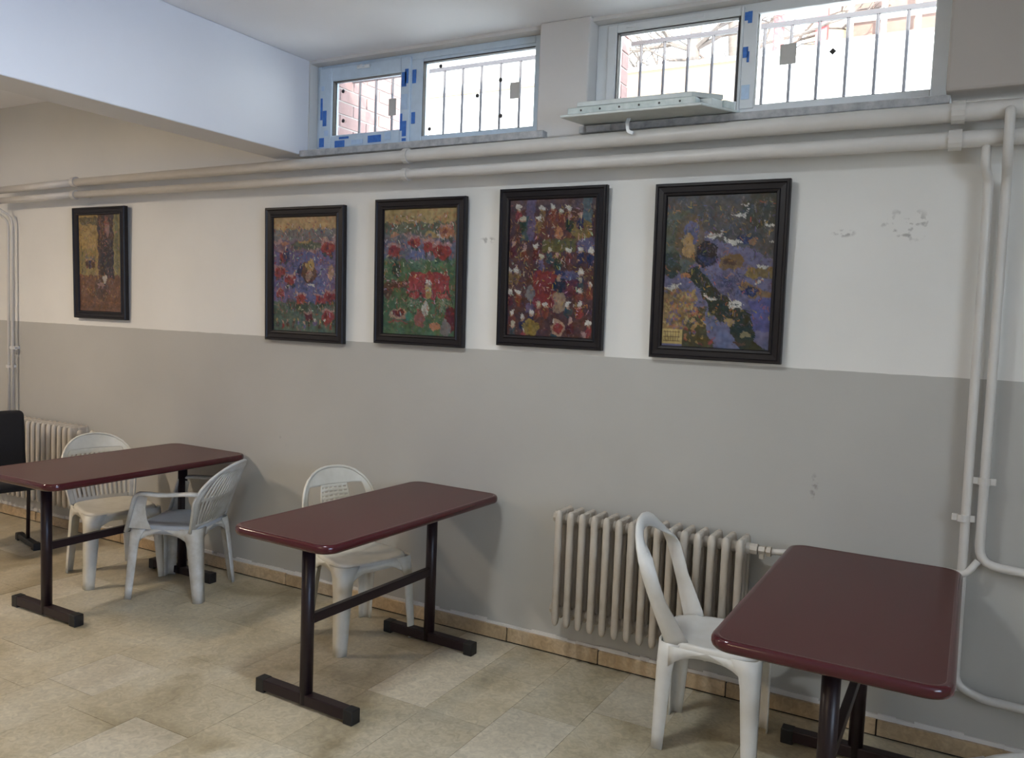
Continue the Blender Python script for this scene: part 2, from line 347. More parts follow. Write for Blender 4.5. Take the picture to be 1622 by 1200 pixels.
# window_1 (left): bottom tilting sash on the left, fixed pane on the right
w1 = empty('window_1', (-2.65, 0.06, 2.515)); tag(w1, 'left high window of new white plastic frames still wearing blue protective tape', kind='structure')
def rel(b, o):  # geometry given in world coordinates
    bmesh.ops.translate(b, verts=b.verts, vec=-Vector(o.location)); return b
Y0 = 0.06
b = bmesh.new(); framebox(b, -3.368, -1.91, 2.512, 3.002, 0.035, 0.065, 0.030, 0.035, Y0, Y0 + 0.06)
box(b, (-2.722, Y0, 2.542), (-2.640, Y0 + 0.06, 2.967), 0.004); box(b, (-2.640, Y0 + 0.004, 2.542), (-1.975, Y0 + 0.055, 2.570), 0.003)
box(b, (-2.640, Y0 + 0.004, 2.948), (-1.975, Y0 + 0.055, 2.967), 0.003)
fr1 = obj('window_frame', rel(b, w1), M['upvc_blue'], w1)
b = bmesh.new(); framebox(b, -3.345, -2.712, 2.532, 2.985, 0.092, 0.062, 0.078, 0.075, Y0 - 0.014, Y0 + 0.05, 0.006)
sash1 = obj('sash', rel(b, w1), M['upvc_blue'], w1)
b = bmesh.new(); framebox(b, -3.256, -2.771, 2.607, 2.914, 0.006, 0.003, 0.003, 0.006, Y0 + 0.0, Y0 + 0.03, 0)
obj('gasket', rel(b, w1), M['gasket'], sash1)
obj('glass_pane', rel(bx((-3.25, Y0 + 0.022, 2.61), (-2.774, Y0 + 0.026, 2.91)), w1), M['glass'], sash1)
b = bmesh.new(); framebox(b, -2.643, -1.972, 2.567, 2.952, 0.005, 0.002, 0.002, 0.006, Y0 + 0.003, Y0 + 0.03, 0)
obj('gasket', rel(b, w1), M['gasket'], fr1)
obj('glass_pane', rel(bx((-2.64, Y0 + 0.022, 2.57), (-1.975, Y0 + 0.026, 2.95)), w1), M['glass'], fr1)
b = bmesh.new(); box(b, (-3.065, Y0 - 0.030, 2.952), (-2.975, Y0 - 0.014, 2.972), 0.006); box(b, (-3.03, Y0 - 0.046, 2.955), (-3.01, Y0 - 0.026, 2.969), 0.004)
obj('handle', rel(b, w1), M['upvc'], sash1)
ty = Y0 - 0.0165
for (a, c, z0, z1, mm) in ((-3.330, -3.315, 2.70, 2.82, 'tape'), (-3.312, -3.285, 2.665, 2.75, 'tape'), (-3.335, -3.30, 2.55, 2.60, 'tape'), (-3.325, -3.305, 2.86, 2.885, 'film'), (-3.30, -3.27, 2.61, 2.64, 'film'),
                         (-3.22, -3.15, 2.540, 2.578, 'tape'), (-3.19, -3.12, 2.585, 2.597, 'tape'), (-2.985, -2.895, 2.552, 2.590, 'tape'), (-3.10, -3.02, 2.55, 2.575, 'film'), (-2.87, -2.83, 2.56, 2.60, 'film'),
                         (-2.765, -2.735, 2.83, 2.905, 'tape'), (-2.745, -2.722, 2.845, 2.92, 'tape'), (-2.77, -2.755, 2.60, 2.69, 'tape'), (-2.755, -2.728, 2.57, 2.65, 'tape'), (-2.755, -2.728, 2.545, 2.56, 'tape'), (-2.765, -2.725, 2.71, 2.79, 'film')):
    patch('tape_strip' if mm == 'tape' else 'film_strip', a + 2.65, c + 2.65, z0 - 2.515, z1 - 2.515, ty - 0.06, M[mm], sash1)
for (a, c, z0, z1) in ((-2.706, -2.682, 2.845, 2.915), (-2.706, -2.682, 2.635, 2.695)):
    patch('tape_strip', a + 2.65, c + 2.65, z0 - 2.515, z1 - 2.515, -0.0025, M['tape'], fr1)
for (px, pz) in ((-2.541, 2.922), (-2.31, 2.749), (-2.176, 2.814), (-2.168, 2.637), (-2.601, 2.605), (-3.197, 2.857), (-3.192, 2.694)): dot(px + 2.65, pz - 2.515, 0.018, fr1)
patch('paper_sticker', -2.12 + 2.65, -2.065 + 2.65, 2.715 - 2.515, 2.795 - 2.515, 0.019, M['sticker'], fr1)
patch('paper_sticker', -2.875 + 2.65, -2.825 + 2.65, 2.695 - 2.515, 2.785 - 2.515, 0.019, M['sticker'], sash1)
obj('window_sill', rel(bx((-3.37, -0.075, 2.476), (-1.845, 0.07, 2.512), 0.004), w1), M['sill'], w1)

# window_2 (right)
w2 = empty('window_2', (-0.90, 0.06, 2.515)); tag(w2, 'right high window with a tree, bars and the cream yard wall behind it', kind='structure')
b = bmesh.new(); framebox(b, -1.645, -0.165, 2.515, 3.002, 0.10, 0.063, 0.06, 0.045, Y0, Y0 + 0.06)
box(b, (-0.967, Y0 - 0.004, 2.56), (-0.906, Y0 + 0.06, 2.965), 0.004)
fr2 = obj('window_frame', rel(b, w2), M['upvc'], w2)
b = bmesh.new(); framebox(b, -1.59, -0.965, 2.535, 2.992, 0.045, 0.012, 0.06, 0.038, Y0 - 0.012, Y0 + 0.05, 0.005)
sash2 = obj('sash', rel(b, w2), M['upvc'], w2)
b = bmesh.new(); framebox(b, -1.548, -0.975, 2.592, 2.957, 0.008, 0.013, 0.003, 0.008, Y0 - 0.004, Y0 + 0.03, 0)
obj('gasket', rel(b, w2), M['gasket'], sash2)
obj('glass_pane', rel(bx((-1.54, Y0 + 0.022, 2.595), (-0.985, Y0 + 0.026, 2.95)), w2), M['glass'], sash2)
b = bmesh.new(); framebox(b, -0.909, -0.226, 2.575, 2.965, 0.004, 0.001, 0.001, 0.005, Y0 + 0.003, Y0 + 0.03, 0)
obj('gasket', rel(b, w2), M['gasket'], fr2)
obj('glass_pane', rel(bx((-0.907, Y0 + 0.022, 2.577), (-0.227, Y0 + 0.026, 2.962)), w2), M['glass'], fr2)
for (a, c) in ((-1.50, -1.455), (-1.19, -1.14)):
    obj('drain_cap', rel(bx((a, Y0 - 0.016, 2.968), (c, Y0 - 0.011, 2.980), 0.002), w2), M['upvc'], sash2)
for (a, c, z0, z1, mm) in ((-0.962, -0.946, 2.93, 2.965, 'tape'), (-0.948, -0.930, 2.918, 2.967, 'tape'), (-0.962, -0.940, 2.775, 2.82, 'tape'), (-0.944, -0.934, 2.755, 2.80, 'tape'), (-0.960, -0.925, 2.60, 2.66, 'film')):
    patch('tape_strip' if mm == 'tape' else 'film_strip', a + 0.90, c + 0.90, z0 - 2.515, z1 - 2.515, -0.0065, M[mm], fr2)
patch('paper_sticker', -0.812 + 0.9, -0.745 + 0.9, 2.735 - 2.515, 2.82 - 2.515, 0.019, M['sticker'], fr2)
b = bmesh.new(); sweep(b, [(-0.6 + 0.9, 0.018, 2.767 - 2.515), (-0.6 + 0.9, 0.021, 2.767 - 2.515)], circ(0.014, 4)); obj('setting_spot', b, M['gasket'], fr2)
obj('window_sill', rel(bx((-1.66, -0.075, 2.482), (-0.150, 0.07, 2.515), 0.004), w2), M['sill'], w2)

# security grilles just outside
def grille(xs, x0, x1, label):
    t = empty('security_grille', ((x0 + x1) / 2, 0.36, 2.40)); tag(t, label, 'grille')
    cx = (x0 + x1) / 2
    for zz in (2.45, 3.0):
        obj('rail', bx((x0 - cx, -0.008, zz - 2.40 - 0.010), (x1 - cx, 0.008, zz - 2.40 + 0.010)), M['bar'], t)
    for xb in xs:
        b = bmesh.new(); tube(b, [(xb - cx, 0, 0.0), (xb - cx, 0, 0.60)], 0.0075, 8); obj('bar', b, M['bar'], t)
    return t
grille([-3.31 + 0.121 * k for k in range(11)], -3.365, -1.92, 'grey barred steel grille outside the left high window')
grille([-1.544 + 0.1195 * k for k in range(12)], -1.595, -0.15, 'grey barred steel grille outside the right high window')

# ================================================================== OUTSIDE
struct('ground', bx((-40, 0.30, 2.0), (25, 60, 2.38)), M['asphalt'], 'pale concrete yard outside at window height')
def brick_pier(x0, x1, y0, y1, z0, z1, label):
    t = empty('brick_pier', (x0, y0, z0)); tag(t, label, 'pier')
    obj('mortar_core', bx((0.004, 0.004, 0), (x1 - x0 - 0.004, y1 - y0 - 0.004, z1 - z0)), M['mortar'], t)
    n = int((z1 - z0) / 0.075); L = (y1 - y0)
    me = {}
    for k in range(n):
        z = k * 0.075; yy = 0.0; first = 0.12 if k % 2 else 0.24
        while yy < L - 0.01:
            ln = min(first, L - yy); first = 0.24
            key = round(ln, 3)
            if key not in me:
                b = bx((-0.002, 0.005, 0.005), (x1 - x0 + 0.002, ln - 0.005, 0.07)); m_ = bpy.data.meshes.new('brick'); b.to_mesh(m_); b.free(); m_.materials.append(M['brick']); me[key] = m_
            o = bpy.data.objects.new('brick', me[key]); C.objects.link(o); o.parent = t; o.location = (random.uniform(-0.001, 0.003), yy, z); yy += ln
brick_pier(-3.52, -3.37, 0.132, 0.88, 2.487, 3.30, 'pink brick pier outside the left high window')
brick_pier(-1.80, -1.60, 0.132, 0.34, 2.487, 3.30, 'slim pink brick pier outside the right high window')

t = empty('boundary_wall', (-1.0, 5.0, 2.38)); tag(t, 'cream rendered yard wall beyond the right high window', 'wall')
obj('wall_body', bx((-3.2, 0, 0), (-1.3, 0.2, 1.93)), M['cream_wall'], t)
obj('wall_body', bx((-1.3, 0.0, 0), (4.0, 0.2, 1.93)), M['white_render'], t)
obj('coping', bx((-3.2, -0.03, 1.93), (4.0, 0.23, 1.97)), M['white_render'], t)
t = empty('white_house', (-7.2, 6.0, 2.38)); tag(t, 'sunlit white rendered building beyond the left high window', 'building')
obj('wall_body', bx((-5.5, 0, 0), (2.35, 3.0, 4.5)), M['white_render'], t)
obj('downpipe', bx((0.05, -0.08, 0), (0.13, 0.0, 4.5)), M['red_pole'], t)
for k in range(3): obj('cornice', bx((-5.5, -0.05, 0.7 + 1.5 * k), (2.35, 0, 0.74 + 1.5 * k)), M['cream_wall'], t)

def tree(loc, h, seed, label, lean=0.1):
    r = random.Random(seed); t = empty('bare_tree', loc); tag(t, label, 'tree')
    b = bmesh.new(); pth = [(lean * h * (k / 6) ** 1.3 + r.uniform(-0.03, 0.03), r.uniform(-0.03, 0.03), h * k / 6) for k in range(7)]
    sweep(b, pth, [circ(0.15 * (1 - 0.6 * k / 6), 8) for k in range(7)]); obj('trunk', b, M['bark'], t, True)
    b = bmesh.new()
    def br(p, d, ln, rad, dep):
        q = p + d * ln; mid = (p + q) / 2 + Vector((r.uniform(-1, 1), r.uniform(-1, 1), r.uniform(-.5, 1))) * ln * 0.12
        sweep(b, [p, mid, q], [circ(rad, 5), circ(rad * 0.8, 5), circ(rad * 0.6, 5)])
        if dep > 0:
            for _ in range(3):
                d2 = (d + Vector((r.uniform(-1, 1), r.uniform(-1, 1), r.uniform(-0.5, 0.8))) * 0.8).normalized(); br(q if r.random() < .6 else mid, d2, ln * 0.68, rad * 0.55, dep - 1)
    for k in range(2, 7):
        for _ in range(3):
            a = r.uniform(0, 2 * PI); br(Vector(pth[k]), Vector((math.cos(a), math.sin(a), r.uniform(0.1, 0.8))).normalized(), h * 0.22, 0.04, 3)
    obj('branches', b, M['bark'], t)
tree((-3.78, 8.0, 2.38), 4.6, 3, 'bare grey tree beyond the cream yard wall, left of the pair', 0.02)
tree((-3.25, 8.6, 2.38), 4.4, 11, 'bare grey tree beyond the cream yard wall, right of the pair', -0.03)
t = empty('red_pole', (-2.50, 7.6, 2.38)); tag(t, 'red painted pole beyond the right high window', 'pole')
b = bmesh.new(); tube(b, [(0, 0, 0), (0, 0, 3.9)], 0.07, 10); obj('shaft', b, M['red_pole'], t)
t = empty('yellow_house', (-0.6, 9.0, 2.38)); tag(t, 'yellow house with white window grid beyond the right high window', 'building')
obj('wall_body', bx((-1.9, 0.25, 0), (4.5, 4, 5.2)), M['yellow_render'], t)
obj('roof_beam', bx((-1.6, -0.35, 3.05), (4.2, 0.25, 3.2)), M['brown_roof'], t)
obj('dark_porch', bx((-1.3, 0.15, 3.2), (4.2, 0.24, 4.6)), M['brown_roof'], t)
for k in range(9): obj('grid_bar', bx((-1.25 + k * 0.42, -0.2, 3.2), (-1.18 + k * 0.42, -0.14, 4.5)), M['white_render'], t)
for k in range(3): obj('grid_bar', bx((-1.4, -0.22, 3.45 + k * 0.42), (4.2, -0.14, 3.53 + k * 0.42)), M['white_render'], t)
obj('column', bx((-1.65, -0.3, 0), (-1.5, -0.15, 4.6)), M['red_pole'], t)

# ================================================================== PIPES
def pipe_clamp(parent, loc, r, axis='x', wdt=0.03):
    b = bmesh.new(); v = Vector((1, 0, 0)) if axis == 'x' else Vector((0, 0, 1))
    c = Vector(loc); tube(b, [c - v * wdt / 2, c + v * wdt / 2], r + 0.005, 14)
    if axis == 'x': box(b, (c.x - wdt / 2, c.y, c.z + r), (c.x + wdt / 2, 0.0, c.z + r + 0.006)) if False else box(b, (c.x - wdt / 2, c.y + r * 0.6, c.z - 0.006), (c.x + wdt / 2, 0.002, c.z + 0.006))
    else: box(b, (c.x - 0.008, c.y + r * 0.6, c.z - wdt / 2), (c.x + 0.008, 0.002, c.z + wdt / 2)); 
    if axis == 'z': box(b, (c.x - r - 0.022, c.y - 0.006, c.z - wdt / 2), (c.x + r + 0.022, c.y + 0.006, c.z + wdt / 2), 0.003)
    o = obj('pipe_clamp', b, M['pipe'], parent); return o
PY = -0.105
# upper (flow) pipe
tu = empty('heating_pipe', (0, PY, 2.43)); tag(tu, 'thick white heating pipe running just below the window sills', 'pipe')
def P(parent, name, pts, r, m='pipe', n=14, rb=0.06):
    b = bmesh.new(); sweep(b, bend(pts, rb), circ(r, n)); bmesh.ops.translate(b, verts=b.verts, vec=-Vector(parent.location))
    return obj(name, b, M[m], parent, True)
def clamp(parent, loc, r, axis='x', wdt=0.03):
    o = pipe_clamp(parent, loc, r, axis, wdt); 
    for v in o.data.vertices: v.co -= Vector(parent.location)
    return o
def taper(parent, xs, zs, rs):
    b = bmesh.new(); sweep(b, [(x_, PY, z_) for x_, z_ in zip(xs, zs)], [circ(r_, 16) for r_ in rs]); bmesh.ops.translate(b, verts=b.verts, vec=-Vector(parent.location))
    return obj('pipe_run', b, M['pipe'], parent, True)
taper(tu, (-5.35, -2.6, -0.6, XR - 0.01), (2.420, 2.430, 2.438, 2.438), (0.026, 0.031, 0.035, 0.035))
P(tu, 'pipe_run', [(-6.235, PY, 2.402), (-5.35, PY, 2.420)], 0.0245)
P(tu, 'riser', [(0.045, PY, 2.43), (0.045, PY - 0.05, 2.425), (0.047, PY - 0.05, 2.26), (0.052, -0.05, 2.20), (0.060, -0.05, 0.775), (0.62, -0.05, 0.74), (1.8, -0.05, 0.73)], 0.0165, rb=0.07)
P(tu, 'riser', [(-6.215, PY, 2.40), (-6.215, PY - 0.04, 2.40), (-6.215, PY - 0.04, 2.28), (-6.175, -0.05, 2.22), (-6.175, -0.05, 0.70)], 0.0095, rb=0.05)
clamp(tu, (-5.35, PY, 2.424), 0.028, 'x', 0.035); clamp(tu, (-2.606, PY, 2.430), 0.033, 'x', 0.03); clamp(tu, (-0.118, PY, 2.438), 0.037, 'x', 0.045)
clamp(tu, (0.058, -0.05, 1.088), 0.017, 'z', 0.026); clamp(tu, (-6.175, -0.05, 1.27), 0.011, 'z', 0.022)
# lower (return) pipe
tl = empty('heating_pipe', (0, PY, 2.34)); tag(tl, 'white heating pipe just above the pictures, lower of the two long runs', 'pipe')
taper(tl, (-5.35, -2.6, -0.6, XR - 0.01), (2.338, 2.338, 2.340, 2.340), (0.023, 0.025, 0.031, 0.031))
P(tl, 'pipe_run', [(-6.285, PY, 2.328), (-5.35, PY, 2.338)], 0.0225)
P(tl, 'riser', [(-0.020, PY, 2.335), (-0.020, PY, 2.24), (-0.005, -0.05, 2.20), (0.012, -0.05, 0.30), (0.10, -0.05, 0.262), (0.9, -0.05, 0.24), (1.8, -0.05, 0.23)], 0.0165, rb=0.06)
P(tl, 'riser', [(-6.270, PY, 2.328), (-6.275, PY, 2.25), (-6.222, -0.05, 2.19), (-6.222, -0.05, 0.70)], 0.0095, rb=0.05)
clamp(tl, (-5.35, PY, 2.337), 0.026, 'x', 0.035); clamp(tl, (-2.606, PY, 2.338), 0.028, 'x', 0.03); clamp(tl, (-0.122, PY, 2.340), 0.034, 'x', 0.045)
clamp(tl, (-0.001, -0.05, 0.941), 0.017, 'z', 0.026); clamp(tl, (-6.222, -0.05, 1.13), 0.011, 'z', 0.022)

# ================================================================== RADIATORS
def sec_mesh():
    b = bmesh.new(); w_ = 0.0148
    def col(y, dy, z0, z1):
        b2 = [(-w_, -dy), (-w_ * 0.55, -dy - 0.006), (w_ * 0.55, -dy - 0.006), (w_, -dy), (w_, dy), (w_ * 0.55, dy + 0.006), (-w_ * 0.55, dy + 0.006), (-w_, dy)]
        zs = [z0, z0 + 0.010, z0 + 0.03, z1 - 0.03, z1 - 0.010, z1]; sc = [0.45, 0.82, 1, 1, 0.82, 0.45]
        rings = [[b.verts.new((px * s, y + py * s, z)) for px, py in b2] for z, s in zip(zs, sc)]
        for r0, r1 in zip(rings[:-1], rings[1:]):
            for j in range(8): b.faces.new((r0[j], r0[(j + 1) % 8], r1[(j + 1) % 8], r1[j]))
        b.faces.new(list(reversed(rings[0]))); b.faces.new(rings[-1])
    col(-0.058, 0.010, 0.0, 0.545); col(0.0, 0.010, 0.02, 0.545); col(0.058, 0.010, 0.0, 0.545)
    for z in (0.035, 0.475):                                            # header bridging the three columns
        box(b, (-0.014, -0.050, z), (0.014, 0.050, z + 0.048), 0.006)
        tube(b, [(-0.030, 0, z + 0.024), (0.030, 0, z + 0.024)], 0.024, 10)
    for y0, y1 in ((-0.052, -0.006), (0.006, 0.052)): box(b, (-0.012, y0, 0.50), (0.012, y1, 0.542), 0.004)
    me = bpy.data.meshes.new('section'); b.normal_update(); b.to_mesh(me); b.free(); me.materials.append(M['rad'])
    for p in me.polygons: p.use_smooth = True
    return me
SEC = sec_mesh()
def radiator(x0, n, pitch, z0, scale, label, wavy=True):
    t = empty('radiator', (x0, -0.105, z0)); tag(t, label, 'radiator')
    for k in range(n):
        o = bpy.data.objects.new('section', SEC); C.objects.link(o); o.parent = t; o.location = (k * pitch + pitch / 2, 0, 0); o.scale = (1, 1, scale)
    L = n * pitch
    for xx in (0.18 * L, 0.82 * L):
        b = bmesh.new(); box(b, (xx - 0.012, 0.02, 0.20), (xx + 0.012, 0.104, 0.22)); box(b, (xx - 0.012, 0.02, 0.20), (xx + 0.012, 0.03, 0.26)); obj('wall_bracket', b, M['rad'], t)
    b = bmesh.new(); zc = 0.50 * scale; tube(b, [(-0.018, 0, zc), (0.004, 0, zc)], 0.026, 8); tube(b, [(-0.018, 0, 0.06), (0.004, 0, 0.06)], 0.026, 8); obj('end_plug', b, M['rad'], t)
    return t, L
r1, L1 = radiator(-1.662, 15, 0.0595, 0.205, 1.0, 'cream column radiator behind the armless white chair')
b = bmesh.new(); zc = 0.50
tube(b, [(L1 - 0.004, 0, zc), (L1 + 0.03, 0, zc)], 0.023, 8); tube(b, [(L1 + 0.035, 0, zc), (L1 + 0.06, 0, zc)], 0.019, 6); tube(b, [(L1 + 0.068, 0, zc), (L1 + 0.085, 0, zc)], 0.022, 6)
tube(b, [(L1 + 0.028, 0, zc), (L1 + 0.09, 0, zc)], 0.012, 8); tube(b, [(L1 + 0.048, 0, zc - 0.035), (L1 + 0.048, 0, zc)], 0.012, 8)
obj('valve', b, M['rad'], r1)
P(r1, 'feed_pipe', [(-1.662 + L1 + 0.085, -0.105, 0.705), (-0.62, -0.105, 0.712), (-0.50, -0.05, 0.722), (-0.04, -0.045, 0.728), (0.02, -0.07, 0.728), (0.058, -0.052, 0.785)], 0.0125, rb=0.04)
P(r1, 'feed_pipe', [(-1.662 + L1 - 0.004, -0.105, 0.265), (-0.70, -0.105, 0.265), (-0.60, -0.05, 0.262), (0.04, -0.045, 0.285)], 0.0125, rb=0.04)
r2, L2 = radiator(-6.43, 19, 0.0605, 0.215, 1.03, 'cream column radiator behind the left table, under the thin riser pipes')

# ================================================================== STACK OF FRAME PROFILES ON THE PIPES
def piece(name, pts, z0, z1, m, label, cat, extra=None, group=None):
    c = (sum(p[0] for p in pts) / len(pts), sum(p[1] for p in pts) / len(pts), z0)
    b = bmesh.new(); prism(b, [(p[0] - c[0], p[1] - c[1]) for p in pts], 0, z1 - z0); bmesh.ops.recalc_face_normals(b, faces=b.faces)
    bmesh.ops.bevel(b, geom=list(b.edges), offset=0.0025, segments=1, affect='EDGES')
    o = obj(name, b, m)
    if 'stone' not in name: o.rotation_euler = (math.radians(3.6), 0, 0); c = (c[0], c[1], c[2] - 0.004 + (c[1] + 0.157) * 0.063)
    o.location = c; return tag(o, label, cat, group)
piece('window_board', [(-1.655, -0.285), (-1.03, -0.285), (-0.935, -0.03), (-1.64, -0.03)], 2.516, 2.527, M['board'], 'thin white board under the frame profiles, on the right window sill', 'board')
fp = piece('frame_profile', [(-1.625, -0.272), (-1.055, -0.272), (-1.055, -0.205), (-1.625, -0.205)], 2.528, 2.556, M['profile'], 'greenish white window frame profile lying foremost on the board', 'frame profile')
for k in range(6):
    bb = bmesh.new(); xx = -0.22 + k * 0.088; tube(bb, [(xx, -0.0345, 0.014), (xx, -0.032, 0.014)], 0.005, 6); obj('screw_hole', bb, M['gasket'], fp)
piece('frame_profile', [(-1.60, -0.20), (-1.01, -0.20), (-0.985, -0.125), (-1.60, -0.125)], 2.528, 2.558, M['board'], 'white window frame profile in the middle of the board', 'frame profile')
piece('frame_profile', [(-1.58, -0.12), (-0.975, -0.12), (-0.955, -0.055), (-1.58, -0.055)], 2.528, 2.560, M['profile'], 'greenish window frame profile at the back of the board, against the window', 'frame profile')
piece('frame_profile', [(-1.59, -0.255), (-1.08, -0.245), (-0.985, -0.12), (-1.58, -0.15)], 2.561, 2.582, M['board'], 'white window frame profile lying on top of the other profiles', 'frame profile')
t = empty('hook_bracket', (-1.39, -0.16, 2.46)); tag(t, 'small white bent bracket hanging below the board on the sill', 'bracket')
b = bmesh.new(); sweep(b, bend([(0, 0.02, 0.055), (0, 0.0, 0.03), (0.006, 0, -0.008), (0.03, 0, -0.016)], 0.01), rect_prof(0.014, 0.008)); obj('hook', b, M['upvc'], t)
piece('stone_offcut', [(-1.62, -0.085), (-1.50, -0.085), (-1.50, -0.076), (-1.62, -0.076)], 2.480, 2.512, M['sill'], 'small grey stone offcut at the left end of the right sill', 'stone')

# ================================================================== PICTURES (generic painterly scenes)
class Img:
    def __init__(s, w, h, c): s.w, s.h = w, h; s.p = [[c] * w for _ in range(h)]
    def put(s, x, y, c, a=1.0):
        if 0 <= x < s.w and 0 <= y < s.h:
            o = s.p[y][x]; s.p[y][x] = tuple(o[i] * (1 - a) + c[i] * a for i in range(3))
    def ell(s, cx, cy, rx, ry, c, a=1.0):
        cx *= s.w; cy *= s.h; rx *= s.w; ry *= s.w
        for y in range(int(cy - ry - 1), int(cy + ry + 2)):
            for x in range(int(cx - rx - 1), int(cx + rx + 2)):
                if ((x - cx) / max(rx, .3)) ** 2 + ((y - cy) / max(ry, .3)) ** 2 <= 1: s.put(x, y, c, a)
    def rect(s, x0, y0, x1, y1, c, a=1.0):
        for y in range(int(y0 * s.h), int(y1 * s.h)):
            for x in range(int(x0 * s.w), int(x1 * s.w)): s.put(x, y, c, a)
    def poly(s, pts, c, a=1.0):
        P_ = [(x * s.w, y * s.h) for x, y in pts]
        for y in range(int(min(p[1] for p in P_)), int(max(p[1] for p in P_)) + 1):
            xs = []
            for i in range(len(P_)):
                (x0, y0), (x1, y1) = P_[i], P_[(i + 1) % len(P_)]
                if (y0 <= y + .5 < y1) or (y1 <= y + .5 < y0): xs.append(x0 + (y + .5 - y0) / (y1 - y0) * (x1 - x0))
            xs.sort()
            for a_, b_ in zip(xs[::2], xs[1::2]):
                for x in range(int(a_), int(b_) + 1): s.put(x, y, c, a)
    def line(s, x0, y0, x1, y1, c, a=1.0, w=1):
        n = int(max(abs(x1 - x0) * s.w, abs(y1 - y0) * s.h)) + 1
        for k in range(n + 1):
            t = k / n; X = int((x0 + (x1 - x0) * t) * s.w); Y = int((y0 + (y1 - y0) * t) * s.h)
            for d in range(w): s.put(X + d, Y, c, a)
    def ring(s, cx, cy, r, c, a=1.0):
        for k in range(60):
            an = k * PI / 30; s.put(int((cx + r * math.cos(an)) * s.w), int(cy * s.h + r * s.w * math.sin(an)), c, a)
    def fleck(s, r, n, cols, box_=(0, 0, 1, 1), a=0.6, mx=2):
        for _ in range(n):
            x = int((box_[0] + r.random() * (box_[2] - box_[0])) * s.w); y = int((box_[1] + r.random() * (box_[3] - box_[1])) * s.h); c = r.choice(cols)
            for dx in range(r.randint(1, mx)):
                for dy in range(r.randint(1, mx)): s.put(x + dx, y + dy, c, a)
RED, DRED, GRN, DGRN = (0.30, 0.035, 0.035), (0.13, 0.02, 0.025), (0.07, 0.14, 0.06), (0.03, 0.06, 0.04)
BLU, DBLU, PUR, YEL, ORG = (0.11, 0.13, 0.30), (0.03, 0.04, 0.12), (0.14, 0.12, 0.26), (0.42, 0.27, 0.06), (0.42, 0.16, 0.06)
WHT, PNK, BRN, GREY, SKN = (0.58, 0.56, 0.50), (0.42, 0.24, 0.22), (0.12, 0.06, 0.035), (0.18, 0.17, 0.17), (0.42, 0.25, 0.16)
def figure(im, r, x, y, s, coat, hat=WHT):
    im.ell(x, y, s * 0.62, s * 1.05, coat); im.ell(x - s * .2, y + s * .2, s * 0.25, s * 0.7, tuple(c * .6 for c in coat), .7)
    im.ell(x, y - s * 1.0 * im.w / im.h, s * 0.34, s * 0.34, SKN); im.ell(x, y - s * 1.35 * im.w / im.h, s * 0.46, s * 0.38, hat)
def cart(im, r, x, y, s, col=RED, top=PNK):
    im.ell(x, y, s, s * .8, col); im.rect(x - s, y - s * .55, x + s, y - s * .3, top, .8); im.ell(x - s * .5, y + s * .6, s * .3, s * .3, DGRN, .8); im.ell(x + s * .5, y + s * .6, s * .3, s * .3, DGRN, .8)
    im.ell(x - s * .3, y, s * .25, s * .3, DRED, .8)
